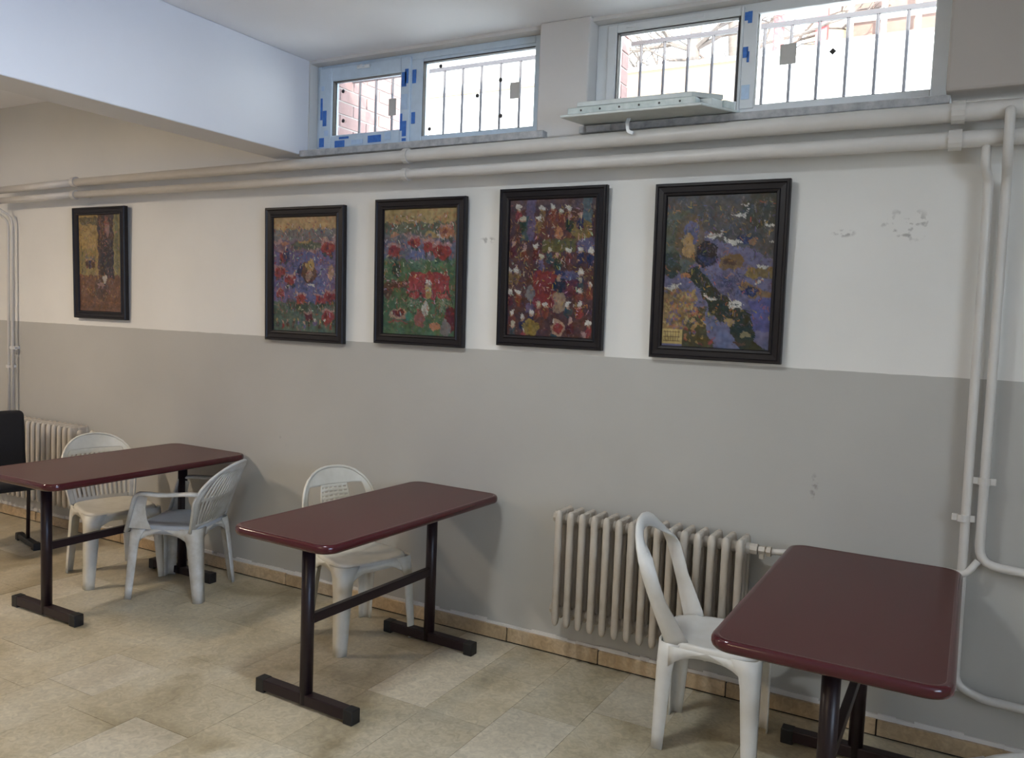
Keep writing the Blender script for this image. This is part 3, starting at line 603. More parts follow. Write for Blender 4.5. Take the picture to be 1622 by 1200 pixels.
def paint(kind, W, H):
    r = random.Random(100 + kind); im = Img(W, H, GREY)
    if kind == 1:
        im.rect(0, 0, 1, 1, (0.24, 0.13, 0.06)); im.rect(0, 0, .45, .62, (0.45, 0.29, 0.07)); im.rect(0.02, 0.02, .5, .1, (0.15, 0.13, 0.07)); im.rect(0, .35, .42, .62, (0.34, 0.25, 0.07))
        im.rect(.45, 0, .82, .62, (0.09, 0.06, 0.06)); im.rect(.82, 0, 1, .7, (0.30, 0.25, 0.09)); im.rect(.86, 0, .93, .7, (0.2, 0.2, 0.1)); im.rect(0, .62, 1, 1, (0.20, 0.09, 0.045))
        im.poly([(.5, .62), (.52, .3), (.8, .28), (.82, .66)], (0.055, 0.045, 0.055)); im.rect(.62, .02, .72, .2, (0.35, .12, .08), .7); im.rect(.5, .02, .54, .26, ORG, .5); im.ell(.68, .16, .05, .1, PNK, .6)
        for x in (.18, .26, .33): figure(im, r, x, .5, .07, r.choice((DBLU, PUR, BRN)), GREY)
        im.line(.44, .1, .44, .7, YEL, .8, 2); im.line(.06, .3, .06, .6, DGRN, .7, 2); im.ell(.5, .76, .18, .16, (0.10, .06, .05), .8); im.ell(.6, .66, .05, .07, WHT, .9); im.ell(.5, .71, .07, .03, PNK, .8)
        im.ring(.5, .78, .16, YEL, .5); im.line(.02, .9, .98, .9, ORG, .5); im.line(.02, .95, .98, .96, BRN, .8)
        im.fleck(r, 700, (YEL, BRN, ORG, GREY, DRED), a=.3)
    elif kind in (2, 3):
        sky = (0.42, 0.27, 0.10) if kind == 2 else (0.36, 0.26, 0.09)
        im.rect(0, 0, 1, .14, sky); im.fleck(r, 120, (ORG, YEL), (0, 0, 1, .1), .5, 4)
        base = PUR if kind == 2 else GRN
        im.rect(0, .13, 1, 1, base)
        for k in range(5): im.ell(.05 + k * .24, .15, .16, .07, GREY if kind == 2 else (0.12, .14, .09))
        im.rect(0, .2, 1, .3, (0.20, .12, .14) if kind == 2 else (0.17, .15, .18), .8)
        for k in range(9): im.ell(r.random(), .17 + r.random() * .12, .07, .022, r.choice((PNK, WHT, ORG, YEL)), .8)
        if kind == 2:
            im.ell(.55, .52, .28, .30, BLU, .9); im.ell(.78, .44, .2, .1, PUR, .8); im.rect(0, .74, 1, 1, GRN, .8); im.rect(.3, .22, .75, .28, GRN, .7)
            for k in range(4): im.ell(r.random(), .75 + r.random() * .2, .12, .06, DGRN, .6)
            for (x, y, s) in ((.86, .26, .11), (.16, .34, .08), (.09, .47, .09), (.27, .54, .09), (.44, .70, .08), (.90, .68, .09), (.74, .71, .08), (.10, .66, .06), (.56, .86, .07), (.86, .85, .1)): cart(im, r, x, y, s, RED if r.random() < .75 else DRED)
            im.ell(.56, .47, .12, .13, BRN); im.ell(.58, .42, .07, .07, YEL, .9); im.ell(.56, .5, .06, .06, SKN); im.ell(.42, .46, .04, .08, DBLU); im.ell(.9, .48, .05, .09, SKN); im.ell(.2, .33, .05, .08, DBLU)
            im.rect(.55, .58, .66, .59, WHT)
            for k in range(12): figure(im, r, .06 + k * .085, .93 + r.uniform(-.02, .02), .035, r.choice((BRN, RED, DGRN, PUR)), r.choice((YEL, SKN, WHT)))
        else:
            im.rect(0, .25, 1, .42, (0.13, .14, .24), .8); im.poly([(.3, .36), (.62, .30), (.55, .5), (.3, .45)], BLU, .7); im.rect(0, .4, 1, .52, (0.08, .17, .07), .8)
            for (x, y, s) in ((.14, .32, .09), (.42, .26, .08), (.63, .29, .09), (.80, .33, .12), (.86, .18, .1)): cart(im, r, x, y, s, ORG if y < .2 else RED)
            im.poly([(.36, .50), (.88, .50), (.92, .70), (.34, .70)], RED); im.rect(.58, .5, .64, .7, DRED, .6); im.poly([(.36, .5), (.88, .5), (.84, .47), (.40, .47)], GRN)
            for cx in (.44, .83):
                for rr_ in (.12, .115): im.ring(cx, .73, rr_, DGRN)
                for k in range(6): an = k * PI / 6; im.line(cx - .11 * math.cos(an), .73 - .07 * math.sin(an), cx + .11 * math.cos(an), .73 + .07 * math.sin(an), (0.3, .3, .2), .5)
            figure(im, r, .62, .65, .08, YEL, WHT); im.ell(.58, .78, .05, .09, WHT, .7); im.ell(.17, .47, .05, .09, DGRN); im.rect(.12, .57, .34, .63, DRED, .8); im.line(.1, .58, .36, .58, PNK, .7)
            im.ell(.06, .64, .07, .1, BRN); im.ell(.21, .83, .14, .06, SKN, .9); im.ell(.2, .82, .09, .04, DRED); im.ell(.5, .86, .07, .1, (0.25, .08, .06)); im.ell(.73, .92, .07, .05, ORG); im.ell(.93, .86, .1, .14, DRED); im.ell(.86, .93, .06, .1, GREY); im.ell(.36, .85, .05, .06, (0.04, .2, .12)); im.rect(.05, .89, .35, .9, RED, .8)
        im.fleck(r, 1500, (DBLU, DGRN, BRN, SKN, GREY, RED, PUR), (0, .14, 1, 1), .32)
    elif kind == 4:
        im.rect(0, 0, 1, 1, (0.10, .045, .045)); im.rect(0, 0, 1, .08, (0.13, .08, .09)); im.rect(.2, 0, .3, .3, PUR, .7); im.rect(.15, .12, .22, .3, (0.05, .10, .12)); im.rect(.85, 0, .95, .2, (0.10, .15, .17)); im.rect(.8, .28, 1, .38, BLU, .7)
        im.rect(.3, .12, .72, .3, (0.15, .05, .04)); im.rect(.4, .29, .78, .38, (0.12, .11, .03)); im.ell(.84, .22, .12, .1, (0.22, .15, .03)); im.rect(.55, .52, .85, .58, BLU, .7); im.rect(.3, .52, .62, .78, (0.22, .025, .03)); im.rect(.62, .58, .85, .7, (0.12, .03, .06))
        cols = (RED, DBLU, (0.22, .05, .03), DGRN, PUR, (0.25, .14, .03), DRED, (0.04, .08, .1))
        pts = [(.10, .06), (.15, .14), (.38, .07), (.50, .06), (.60, .09), (.69, .08), (.82, .12), (.34, .14), (.70, .13), (.04, .32), (.18, .35), (.31, .34), (.48, .37), (.57, .41), (.70, .37), (.83, .37), (.95, .38), (.38, .42), (.09, .52), (.01, .52),
               (.84, .53), (.84, .59), (.84, .66), (.95, .62), (.12, .68), (.02, .68), (.36, .77), (.45, .77), (.71, .76), (.84, .76), (.28, .83), (.05, .83), (.18, .87), (.06, .92), (.56, .90), (.74, .88), (.95, .9), (.6, .96), (.9, .98), (.2, .96)]
        for (x, y) in pts: figure(im, r, x, y + .05, .065, r.choice(cols), r.choice((WHT, WHT, PNK, (0.45, .42, .3))))
        im.ell(.58, .24, .05, .06, ORG); im.ell(.60, .62, .08, .08, (0.02, .03, .06)); im.rect(.55, .68, .68, .82, (0.30, .20, .13)); im.ell(.6, .53, .07, .04, DBLU); im.ell(.6, .56, .03, .04, SKN)
        im.ell(.27, .68, .05, .09, GREY); im.rect(.22, .76, .32, .82, PUR, .8); im.ell(.28, .93, .1, .09, (0.30, .20, .02)); im.ell(.6, .93, .08, .09, SKN); im.ell(.6, .93, .05, .05, RED)
        im.fleck(r, 1700, (DBLU, DRED, BRN, SKN, RED, PUR, (0.02, .02, .03)), a=.35)
    else:
        im.rect(0, 0, 1, 1, (0.15, .145, .27)); im.poly([(0, 0), (1, 0), (1, .42), (.75, .34), (.5, .3), (.3, .2), (.12, .4), (0, .5)], (0.085, .085, .09)); im.ell(.12, .3, .2, .3, (0.10, .12, .08), .9)
        im.ell(.22, .27, .14, .22, (0.15, .1, .05), .8); im.ell(.24, .24, .07, .12, BLU, .9); im.ell(.21, .32, .06, .11, (0.42, .25, .08)); im.ell(.05, .45, .1, .12, (0.04, .06, .05)); im.ell(.39, .38, .11, .12, (0.025, .025, .04))
        im.poly([(.32, .4), (.48, .4), (.42, .47)], DBLU); im.ell(.62, .43, .12, .07, (0.20, .12, .045)); im.ell(.6, .43, .07, .03, BRN); im.ell(.9, .5, .16, .05, (0.24, .16, .04)); im.ell(.9, .1, .2, .16, (0.05, .06, .05)); im.ell(.72, .28, .06, .05, DBLU); im.ell(.8, .30, .04, .035, (0.30, .15, .06))
        im.poly([(.2, .5), (.32, .46), (.5, .62), (.62, .67), (.82, .76), (.88, .96), (1, 1), (.65, 1), (.66, .86), (.48, .78), (.36, .64)], (0.035, .045, .03)); im.poly([(.72, .56), (1, .63), (1, .66), (.8, .66), (.72, .62)], (0.25, .15, .06)); im.ell(.8, .62, .08, .035, DBLU)
        im.poly([(0, .6), (.3, .62), (.3, .78), (.2, .9), (0, .92)], (0.26, .16, .055)); im.poly([(.2, .9), (.32, .74), (.42, .72), (.4, .86), (.5, 1), (.2, 1)], (0.08, .07, .03)); im.poly([(.4, .76), (.6, .86), (.74, 1), (.55, 1), (.42, .86)], (0.14, .16, .3)); im.poly([(.8, .68), (1, .66), (1, .88), (.86, .88)], (0.09, .10, .30))
        im.ell(.2, .52, .05, .03, ORG); im.ell(.63, .82, .06, .03, YEL, .8); im.ell(.78, .9, .04, .03, (0.25, .2, .08)); im.ell(.72, .96, .05, .02, BRN)
        def bird(x, y, s, f=1): im.ell(x, y, s * .06, s * .022, WHT); im.line(x + f * s * .05, y, x + f * s * .08, y - s * .035, WHT, 1, 2); im.line(x - f * s * .05, y, x - f * s * .09, y + s * .012, WHT, 1)
        for a in ((.45, .26, 1, 1), (.62, .30, 1, -1), (.68, .13, .9, 1), (.72, .07, .5, 1), (.95, .2, .7, -1), (.08, .60, 1, 1), (.45, .67, .7, -1), (.68, .69, .9, -1), (.68, .72, .8, -1), (.9, .46, .5, -1), (.87, .56, .5, 1), (.98, .3, .4, 1)): bird(*a)
        for _ in range(160): im.ell(r.random() * .32, .62 + r.random() * .28, .012, .016, r.choice((YEL, ORG, (0.45, .32, .08), PUR)), .8)
        for _ in range(60): im.ell(.22 + r.random() * .28, .72 + r.random() * .26, .012, .012, r.choice((YEL, RED, (0.1, .12, .05), ORG)), .7)
        for _ in range(60): im.line(.55 + r.uniform(-.1, .25), .5 + r.uniform(0, .18), .57 + r.uniform(-.1, .25), .49 + r.uniform(0, .18), DBLU, .35)
        for _ in range(70): x = r.random(); y = r.random() * .25; im.line(x, y, x + r.uniform(-.05, .05), y + .06, r.choice((GREY, BRN, DGRN, (0.25, .22, .2))), .6)
        im.rect(0.0, .885, .20, .985, (0.50, .36, .09)); 
        for k in range(3): im.line(.02, .905 + k * .03, .17, .905 + k * .03, BRN, .8)
        for k in range(6): im.line(.03 + k * .027, .90, .04 + k * .024, .965, BRN, .6)
        im.fleck(r, 1800, (DBLU, DGRN, PUR, GREY, BLU, BRN), (0, 0, 1, .88), .28)
    # brushwork: warp the shapes, mottle the tone, add short strokes
    ph = [r.uniform(0, 6.28) for _ in range(8)]; src = [row[:] for row in im.p]; dark = {1: .62, 2: .72, 3: .70, 4: .62, 5: .66}[kind]
    cell = {}
    def vn(x, y, k):
        X, Y = int(x // k), int(y // k); fx, fy = x / k - X, y / k - Y
        def g_(a, b_):
            if (a, b_, k) not in cell: cell[(a, b_, k)] = r.random()
            return cell[(a, b_, k)]
        return (g_(X, Y) * (1 - fx) + g_(X + 1, Y) * fx) * (1 - fy) + (g_(X, Y + 1) * (1 - fx) + g_(X + 1, Y + 1) * fx) * fy
    for y in range(H):
        for x in range(W):
            lb = kind == 5 and x < .22 * W and y > .87 * H
            dx = 0 if lb else 1.0 * math.sin(x * .33 + y * .21 + ph[0]) + 0.8 * math.sin(y * .45 - x * .17 + ph[1]) + r.uniform(-.7, .7)
            dy = 0 if lb else 1.0 * math.sin(x * .27 - y * .31 + ph[2]) + 0.8 * math.sin(x * .5 + ph[3]) + r.uniform(-.7, .7)
            c = src[min(H - 1, max(0, int(y + dy)))][min(W - 1, max(0, int(x + dx)))]
            k = dark * (0.55 + 0.55 * vn(x, y, 3) + 0.45 * vn(x + 50, y, 9)); h = (vn(x, y + 99, 6) - .5) * .05
            lu = (c[0] * .3 + c[1] * .6 + c[2] * .1); c = tuple(q * .78 + lu * .22 for q in c)
            im.p[y][x] = (max(0, c[0] * k + h * .5), max(0, c[1] * k), max(0, c[2] * k - h * .5))
    pal = {1: (YEL, BRN, GREY, PNK), 2: (RED, PNK, WHT, DGRN, DBLU, ORG), 3: (PNK, WHT, DGRN, RED, ORG, GREY), 4: (WHT, DRED, DBLU, SKN, YEL), 5: (YEL, ORG, DGRN, GREY, PUR, BRN)}[kind]
    for _ in range(520):
        x, y = r.random(), .04 + .8 * r.random(); a = r.uniform(0, 3.14); l = r.uniform(.01, .035)
        c = tuple(q * r.uniform(.5, 1.0) for q in r.choice(pal)); im.line(x, y, x + l * math.cos(a), y + l * math.sin(a), c, r.uniform(.35, .8))
    return im
def print_mat():
    m = bpy.data.materials.new('printed_sheet'); m.use_nodes = True; nt = m.node_tree; b = nt.nodes['Principled BSDF']
    a = nt.nodes.new('ShaderNodeAttribute'); a.attribute_name = 'print'; nt.links.new(a.outputs['Color'], b.inputs['Base Color'])
    b.inputs['Roughness'].default_value = 0.3; b.inputs['Specular IOR Level'].default_value = 0.2; return m
M['print'] = print_mat()
def picture(kind, x0, x1, z0, z1, fw, label, lean=0.012):
    W_, H_ = x1 - x0, z1 - z0
    t = empty('framed_picture', ((x0 + x1) / 2, -0.008, z0)); tag(t, label, 'picture', None); t.rotation_euler = (math.radians(1.2), 0, 0)
    # moulded frame: four mitred sides with stepped profile
    b = bmesh.new()
    prof = [(0, 0.0), (0, 0.026), (0.004, 0.032), (0.22 * 1, 0.032), (0.30, 0.026), (0.68, 0.024), (0.76, 0.029), (0.93, 0.027), (1.0, 0.016), (1.0, 0.0)]
    prof = [(a if a < 0.01 else a * fw, d) for a, d in prof]
    cs = [(-W_ / 2, 0, 1, 1), (W_ / 2, 0, -1, 1), (W_ / 2, H_, -1, -1), (-W_ / 2, H_, 1, -1)]
    rings = [[b.verts.new((cx + sx * a, -d, cz + sz * a)) for a, d in prof] for cx, cz, sx, sz in cs]
    for i in range(4):
        r0, r1 = rings[i], rings[(i + 1) % 4]
        for j in range(len(prof)): b.faces.new((r0[j], r0[(j + 1) % len(prof)], r1[(j + 1) % len(prof)], r1[j]))
    bmesh.ops.recalc_face_normals(b, faces=b.faces)
    obj('picture_frame', b, M['frame'], t)
    nx = 130 if kind > 3 else 104; iw, ih = W_ - 2 * fw, H_ - 2 * fw; nz = int(nx * ih / iw)
    im = paint(kind, nx, nz)
    vs = [(-iw / 2 + iw * i / (nx - 1), -0.015, fw + ih * (1 - j / (nz - 1))) for j in range(nz) for i in range(nx)]
    fs = [(j * nx + i, (j + 1) * nx + i, (j + 1) * nx + i + 1, j * nx + i + 1) for j in range(nz - 1) for i in range(nx - 1)]
    me = bpy.data.meshes.new('print_sheet'); me.from_pydata(vs, [], fs); me.materials.append(M['print'])
    ca = me.color_attributes.new('print', 'FLOAT_COLOR', 'POINT'); buf = []
    for j in range(nz):
        for i in range(nx): buf += [*im.p[j][i], 1.0]
    ca.data.foreach_set('color', buf)
    o = bpy.data.objects.new('print_sheet', me); C.objects.link(o); o.parent = t
    obj('backing_board', bx((-iw / 2 - 0.01, -0.012, fw - 0.01), (iw / 2 + 0.01, -0.003, fw + ih + 0.01)), M['black'], t)
picture(1, -5.464, -4.915, 1.515, 2.262, 0.052, 'framed print of a yellow room with a dark seated figure, leftmost on the wall')
picture(2, -3.650, -3.062, 1.448, 2.208, 0.058, 'framed print of small red carts around a blue pond, beside the beam')
picture(3, -2.846, -2.277, 1.466, 2.227, 0.055, 'framed print of a large red cart on a green field')
picture(4, -2.080, -1.517, 1.492, 2.250, 0.055, 'framed print of a dark red crowd in white turbans')
picture(5, -1.285, -0.709, 1.478, 2.240, 0.055, 'framed print of white birds over a purple stream, rightmost on the wall')

# ================================================================== TABLES
def table(loc, W_, L_, label, y_near, y_far, zt=0.752):
    """tabletop long side along y; feet across x; y_near / y_far are the post positions relative to the base"""
    t = empty('table', loc); tag(t, label, 'table')
    out = rounded_rect(-W_ / 2 + 0.014, -L_ / 2 + 0.014, W_ / 2 - 0.014, L_ / 2 - 0.014, 0.055)
    b = bmesh.new(); prism(b, out, zt - 0.030, zt - 0.001); obj('tabletop', b, M['maroon'], t)
    # bullnose edge
    b = bmesh.new(); out2 = rounded_rect(-W_ / 2 + 0.016, -L_ / 2 + 0.016, W_ / 2 - 0.016, L_ / 2 - 0.016, 0.055)
    pr = [(0, 0.000), (0.008, -0.0008), (0.013, -0.005), (0.016, -0.012), (0.0165, -0.022), (0.014, -0.030), (0.009, -0.035), (0, -0.036), (-0.012, -0.036), (-0.012, -0.002)]
    n = len(out2); rings = []
    for i in range(n):
        a, c = Vector(out2[i - 1]), Vector(out2[(i + 1) % n]); tt = (c - a).normalized(); nn = Vector((tt.y, -tt.x)); p = Vector(out2[i])
        rings.append([b.verts.new((p.x + nn.x * q, p.y + nn.y * q, zt + z)) for q, z in pr])
    m = len(pr)
    for i in range(n):
        r0, r1 = rings[i], rings[(i + 1) % n]
        for j in range(m): b.faces.new((r0[j], r0[(j + 1) % m], r1[(j + 1) % m], r1[j]))
    bmesh.ops.recalc_face_normals(b, faces=b.faces); obj('edge_band', b, M['edge'], t, True)
    for y in (y_near, y_far):
        b = bmesh.new(); sweep(b, [(0, y, 0.014), (0, y, zt - 0.034)], circ(0.027, 16)); obj('post', b, M['dark_metal'], t, True)
        f = obj('foot', bx((-0.27, y - 0.024, 0.012), (0.27, y + 0.024, 0.058), 0.004), M['dark_metal'], t)
        for sx in (-1, 1): obj('foot_cap', bx((sx * 0.248 - 0.024, y - 0.0255, 0.0), (sx * 0.248 + 0.024, y + 0.0255, 0.0595), 0.004), M['black'], f)
        obj('top_bracket', bx((-0.18, y - 0.018, zt - 0.055), (0.18, y + 0.018, zt - 0.031), 0.002), M['dark_metal'], t)
    b = bmesh.new(); box(b, (-0.014, y_near + 0.012, 0.345), (0.014, y_far - 0.012, 0.385), 0.003); obj('crossbar', b, M['dark_metal'], t)
    return t
t2 = table((-2.300, -0.645, 0), 0.545, 1.235, 'maroon table in the middle, between the left table and the radiator', -0.435, 0.405)
t2.rotation_euler.z = math.radians(-2.0)
table((-0.300, -0.700, 0), 0.625, 1.235, 'maroon table nearest the camera, beside the pipes at the right', -0.40, 0.44)
table((-4.110, -0.635, 0), 0.65, 1.235, 'maroon table at the left, in front of the far radiator', -0.435, 0.405)

# ================================================================== PLASTIC CHAIRS (local: front = +x, seat centre over the origin)
def seat_mesh(hx, hyf, hyr, z, m, parent, name='seat'):
    b = bmesh.new(); N_ = 40; rings = []
    def outline(a, s):
        c, s_ = math.cos(a), math.sin(a); e = 0.5
        X = math.copysign(abs(c) ** e, c); Y = math.copysign(abs(s_) ** e, s_)
        hy = hyr + (hyf - hyr) * (X * 0.5 + 0.5)
        return X * hx * s, Y * hy * s
    prof = [(0.02, -0.016), (0.3, -0.015), (0.55, -0.012), (0.78, -0.005), (0.90, 0.0), (0.96, 0.0), (0.99, -0.006), (1.0, -0.018), (1.005, -0.042), (0.985, -0.042), (0.97, -0.014), (0.78, -0.014), (0.4, -0.024), (0.02, -0.026)]
    for s, dz in prof:
        ring = []
        for k in range(N_):
            a = 2 * PI * k / N_; x_, y_ = outline(a, s)
            front = max(0, x_ / hx) ** 3 * -0.012
            ring.append(b.verts.new((x_, y_, z + dz + front)))
        rings.append(ring)
    for r0, r1 in zip(rings[:-1], rings[1:]):
        for k in range(N_): b.faces.new((r0[k], r0[(k + 1) % N_], r1[(k + 1) % N_], r1[k]))
    b.faces.new(list(reversed(rings[0]))); b.faces.new(rings[-1])
    bmesh.ops.recalc_face_normals(b, faces=b.faces)
    return obj(name, b, m, parent, True)
def leg_mesh(top, bot, sx, sy, m, parent, w_top=0.105, w_mid=0.068, w_bot=0.048, t=0.006):
    """angle-section moulded leg, outer corner at top / bot, arms pointing inwards (-sx, -sy)"""
    b = bmesh.new(); rings = []; n = 9
    for k in range(n):
        f = k / (n - 1); z = top[2] + (bot[2] - top[2]) * f
        x_ = top[0] + (bot[0] - top[0]) * f; y_ = top[1] + (bot[1] - top[1]) * f
        w_ = w_top + (w_mid - w_top) * min(1, (f / 0.2)) ** 0.5 if f < 0.2 else w_mid + (w_bot - w_mid) * (f - 0.2) / 0.8
        r = w_ * 0.45
        pts = [(-w_, 0)]
        for q in range(5): a = q / 4 * PI / 2; pts.append((-r + r * math.sin(a), -r + r * math.cos(a)))
        pts.append((0, -w_)); pts.append((-t, -w_))
        ri = r - t
        for q in range(4, -1, -1): a = q / 4 * PI / 2; pts.append((-t - ri + ri * math.sin(a), -t - ri + ri * math.cos(a)))
        pts.append((-w_, -t))
        rings.append([b.verts.new((x_ + sx * px, y_ + sy * py, z)) for px, py in pts])
    m_ = len(rings[0])
    for r0, r1 in zip(rings[:-1], rings[1:]):
        for j in range(m_): b.faces.new((r0[j], r0[(j + 1) % m_], r1[(j + 1) % m_], r1[j]))
    b.faces.new(rings[0]); b.faces.new(list(reversed(rings[-1])))
    bmesh.ops.recalc_face_normals(b, faces=b.faces)
    return obj('leg', b, m, parent, True)
def back_surface(z0, z1, hw, lean, x0, conc, p=2.6, vmid=0.45, taper=0.86):
    def f(u, v):
        z = z0 + (z1 - z0) * v
        if v < vmid: k = taper + (1 - taper) * (v / vmid)
        else: k = max(0.0, 1 - ((v - vmid) / (1 - vmid)) ** p) ** (1 / p)
        y = hw * k * u
        x_ = x0 - lean * v ** 1.15 - conc * (1 - min(1, (y / hw) ** 2)) * (0.35 + 0.65 * min(1, v * 1.6)) 
        return Vector((x_, y, z))
    return f
def grid_part(name, f, us, vs, mask, m, parent, t=0.005):
    b = bmesh.new(); V = {}
    def gv(i, j):
        if (i, j) not in V: V[(i, j)] = b.verts.new(f(us[i], vs[j]))
        return V[(i, j)]
    for i in range(len(us) - 1):
        for j in range(len(vs) - 1):
            if mask((us[i] + us[i + 1]) / 2, (vs[j] + vs[j + 1]) / 2): b.faces.new((gv(i, j), gv(i + 1, j), gv(i + 1, j + 1), gv(i, j + 1)))
    bmesh.ops.remove_doubles(b, verts=b.verts, dist=0.0004)
    bmesh.ops.solidify(b, geom=b.faces[:], thickness=t)
    bmesh.ops.recalc_face_normals(b, faces=b.faces)
    return obj(name, b, m, parent, True)
def rim(f, v0, m, parent, r=0.007, name='back_rim', push=0.0):
    b = bmesh.new(); pts = []
    for k in range(15): pts.append(f(-1, v0 + (0.93 - v0) * k / 14))
    for k in range(1, 8): a = k / 8; 
    top = [f(u, v) for u, v in ((-1, 0.965), (-1, 0.985), (-1, 0.996))]
    pts += top + [f(0, 1.0)] + [Vector((q.x, -q.y, q.z)) for q in reversed(top)]
    pts += [Vector((q.x, -q.y, q.z)) for q in reversed(pts[:15])]
    sweep(b, pts, circ(r, 7), up=[(1, 0, 0.2)] * len(pts)); return obj(name, b, m, parent, True)
def lin(a, b_, n): return [a + (b_ - a) * k / n for k in range(n + 1)]
def vspace(n): return [math.sin(k / n * PI / 2) ** 1.0 for k in range(n + 1)]

def chair_base(t, m, hx, hyf, hyr, z, splay=0.03, seat_m=None):
    seat_mesh(hx, hyf, hyr, z, seat_m or m, t)
    for sx, hy in ((1, hyf), (-1, hyr)):
        for sy in (1, -1):
            leg_mesh((sx * (hx + 0.002), sy * (hy + 0.002), z - 0.012), (sx * (hx + splay * (0.6 if sx > 0 else 1.0)), sy * (hy + splay * 0.6), 0.0), sx, sy, m, t)
    b = bmesh.new()                                                      # skirt with an arched lower edge between the legs
    for (ax, ay, bx_, by_) in ((hx, -hyf, hx, hyf), (-hx, -hyr, -hx, hyr), (-hx, -hyr, hx, -hyf), (-hx, hyr, hx, hyf)):
        n = 12; r0 = []; 
        nx_, ny_ = (by_ - ay), -(bx_ - ax); l = math.hypot(nx_, ny_); nx_, ny_ = nx_ / l * 0.005, ny_ / l * 0.005
        for k in range(n + 1):
            f = 0.12 + 0.76 * k / n; x_, y_ = ax + (bx_ - ax) * f, ay + (by_ - ay) * f; c = 2 * abs(k / n - 0.5)
            dz = 0.045 + 0.055 * c ** 3
            r0.append([b.verts.new(q) for q in ((x_, y_, z - 0.02), (x_, y_, z - dz), (x_ * 0.98 , y_ * 0.98, z - dz), (x_ * 0.98, y_ * 0.98, z - 0.02))])
        for a, c in zip(r0[:-1], r0[1:]):
            for j in range(4): b.faces.new((a[j], a[(j + 1) % 4], c[(j + 1) % 4], c[j]))
        b.faces.new(r0[0]); b.faces.new(list(reversed(r0[-1])))
    bmesh.ops.recalc_face_normals(b, faces=b.faces)
    obj('apron', b, m, t, True)

def loop_chair(loc, rz, label):
    t = empty('plastic_chair', loc, rz); tag(t, label, 'chair'); m = M['chair_white']; z = 0.432
    hx, hyf, hyr = 0.192, 0.200, 0.170
    chair_base(t, m, hx, hyf, hyr, z, 0.008)
    # wide, cupped band bent into an inverted U
    b = bmesh.new(); path = []; wv = []
    H0, H1, hw, hr = z - 0.022, 0.866, 0.212, 0.165
    for k in range(41):
        a = k / 40
        if a < 0.36: q = a / 0.36; y_ = -hw * (0.73 + 0.27 * math.sin(q * PI / 2)) ; z_ = H0 + (H1 - hr - H0) * q; ind = Vector((0, 1, 0))
        elif a > 0.64: q = (1 - a) / 0.36; y_ = hw * (0.73 + 0.27 * math.sin(q * PI / 2)); z_ = H0 + (H1 - hr - H0) * q; ind = Vector((0, -1, 0))
        else:
            th = PI - (a - 0.36) / 0.28 * PI; y_ = hw * math.cos(th); z_ = H1 - hr + hr * math.sin(th); ind = Vector((0, -math.cos(th), -math.sin(th)))
        v = (z_ - H0) / (H1 - H0); x_ = -hx + 0.030 - 0.160 * v ** 1.05
        path.append(Vector((x_, y_, z_))); 
        flat = 0.5 - 0.5 * abs(ind.z)
        tz = max(0.0, -ind.z) ** 0.8; wv.append((Vector((0, ind.y * (0.06 + 0.6 * tz), ind.z * 0.95)) + Vector((0.85 * (1 - tz) + 0.30 * tz, 0, 0))).normalized())
    rings = []
    for i, p in enumerate(path):
        a = path[max(i - 1, 0)]; c = path[min(i + 1, 40)]; t_ = (c - a).normalized(); wd = (wv[i] - t_ * wv[i].dot(t_)).normalized(); nn = t_.cross(wd)
        W_ = 0.058 if 8 < i < 32 else 0.058 + 0.03 * (1 - min(i, 40 - i) / 8)
        ring = []
        for (q, h) in ((0, -0.003), (0.03, -0.010), (0.5, -0.016), (0.97, -0.006), (1, 0.0), (0.97, 0.003), (0.5, -0.008), (0.03, 0.002)):
            ring.append(b.verts.new(p + wd * W_ * q + nn * h))
        rings.append(ring)
    for r0, r1 in zip(rings[:-1], rings[1:]):
        for j in range(8): b.faces.new((r0[j], r0[(j + 1) % 8], r1[(j + 1) % 8], r1[j]))
    b.faces.new(rings[0]); b.faces.new(rings[-1]); bmesh.ops.recalc_face_normals(b, faces=b.faces)
    obj('back_frame', b, m, t, True)
    return t
def crown_chair(loc, rz, label, m, style, z1=0.84, lean=0.13, hx=0.195, hyr=0.185):
    t = empty('plastic_chair', loc, rz); tag(t, label, 'chair'); z = 0.43
    hyf = 0.212
    chair_base(t, m, hx, hyf, hyr, z)
    f = back_surface(z - 0.02, z1, 0.215, lean, -hx + 0.035, 0.05, 2.3, 0.50)
    us = lin(-1, 1, 44); vs = vspace(44)
    grid_part('back_frame', f, us, vs, lambda u, v: v > 0.78 or abs(u) > 0.80, m, t)
    rim(f, 0.0, m, t)
    if style == 'lattice':
        def msk(u, v):
            if v > 0.78 or abs(u) > 0.42: return False
            if abs(u) > 0.36: return True
            return (int((u + 1) * 22) % 3 == 0) or (int(v * 60) % 3 < 2)
    else:
        def msk(u, v):
            if v > 0.78 or abs(u) > 0.80: return False
            return (int(round((u + 1) * 22 - 0.5)) % 3 != 0) or v < 0.1 or v > 0.72
    grid_part('back_panel', f, us, lin(0, 0.80, 48), msk, m, t, 0.004)
    return t
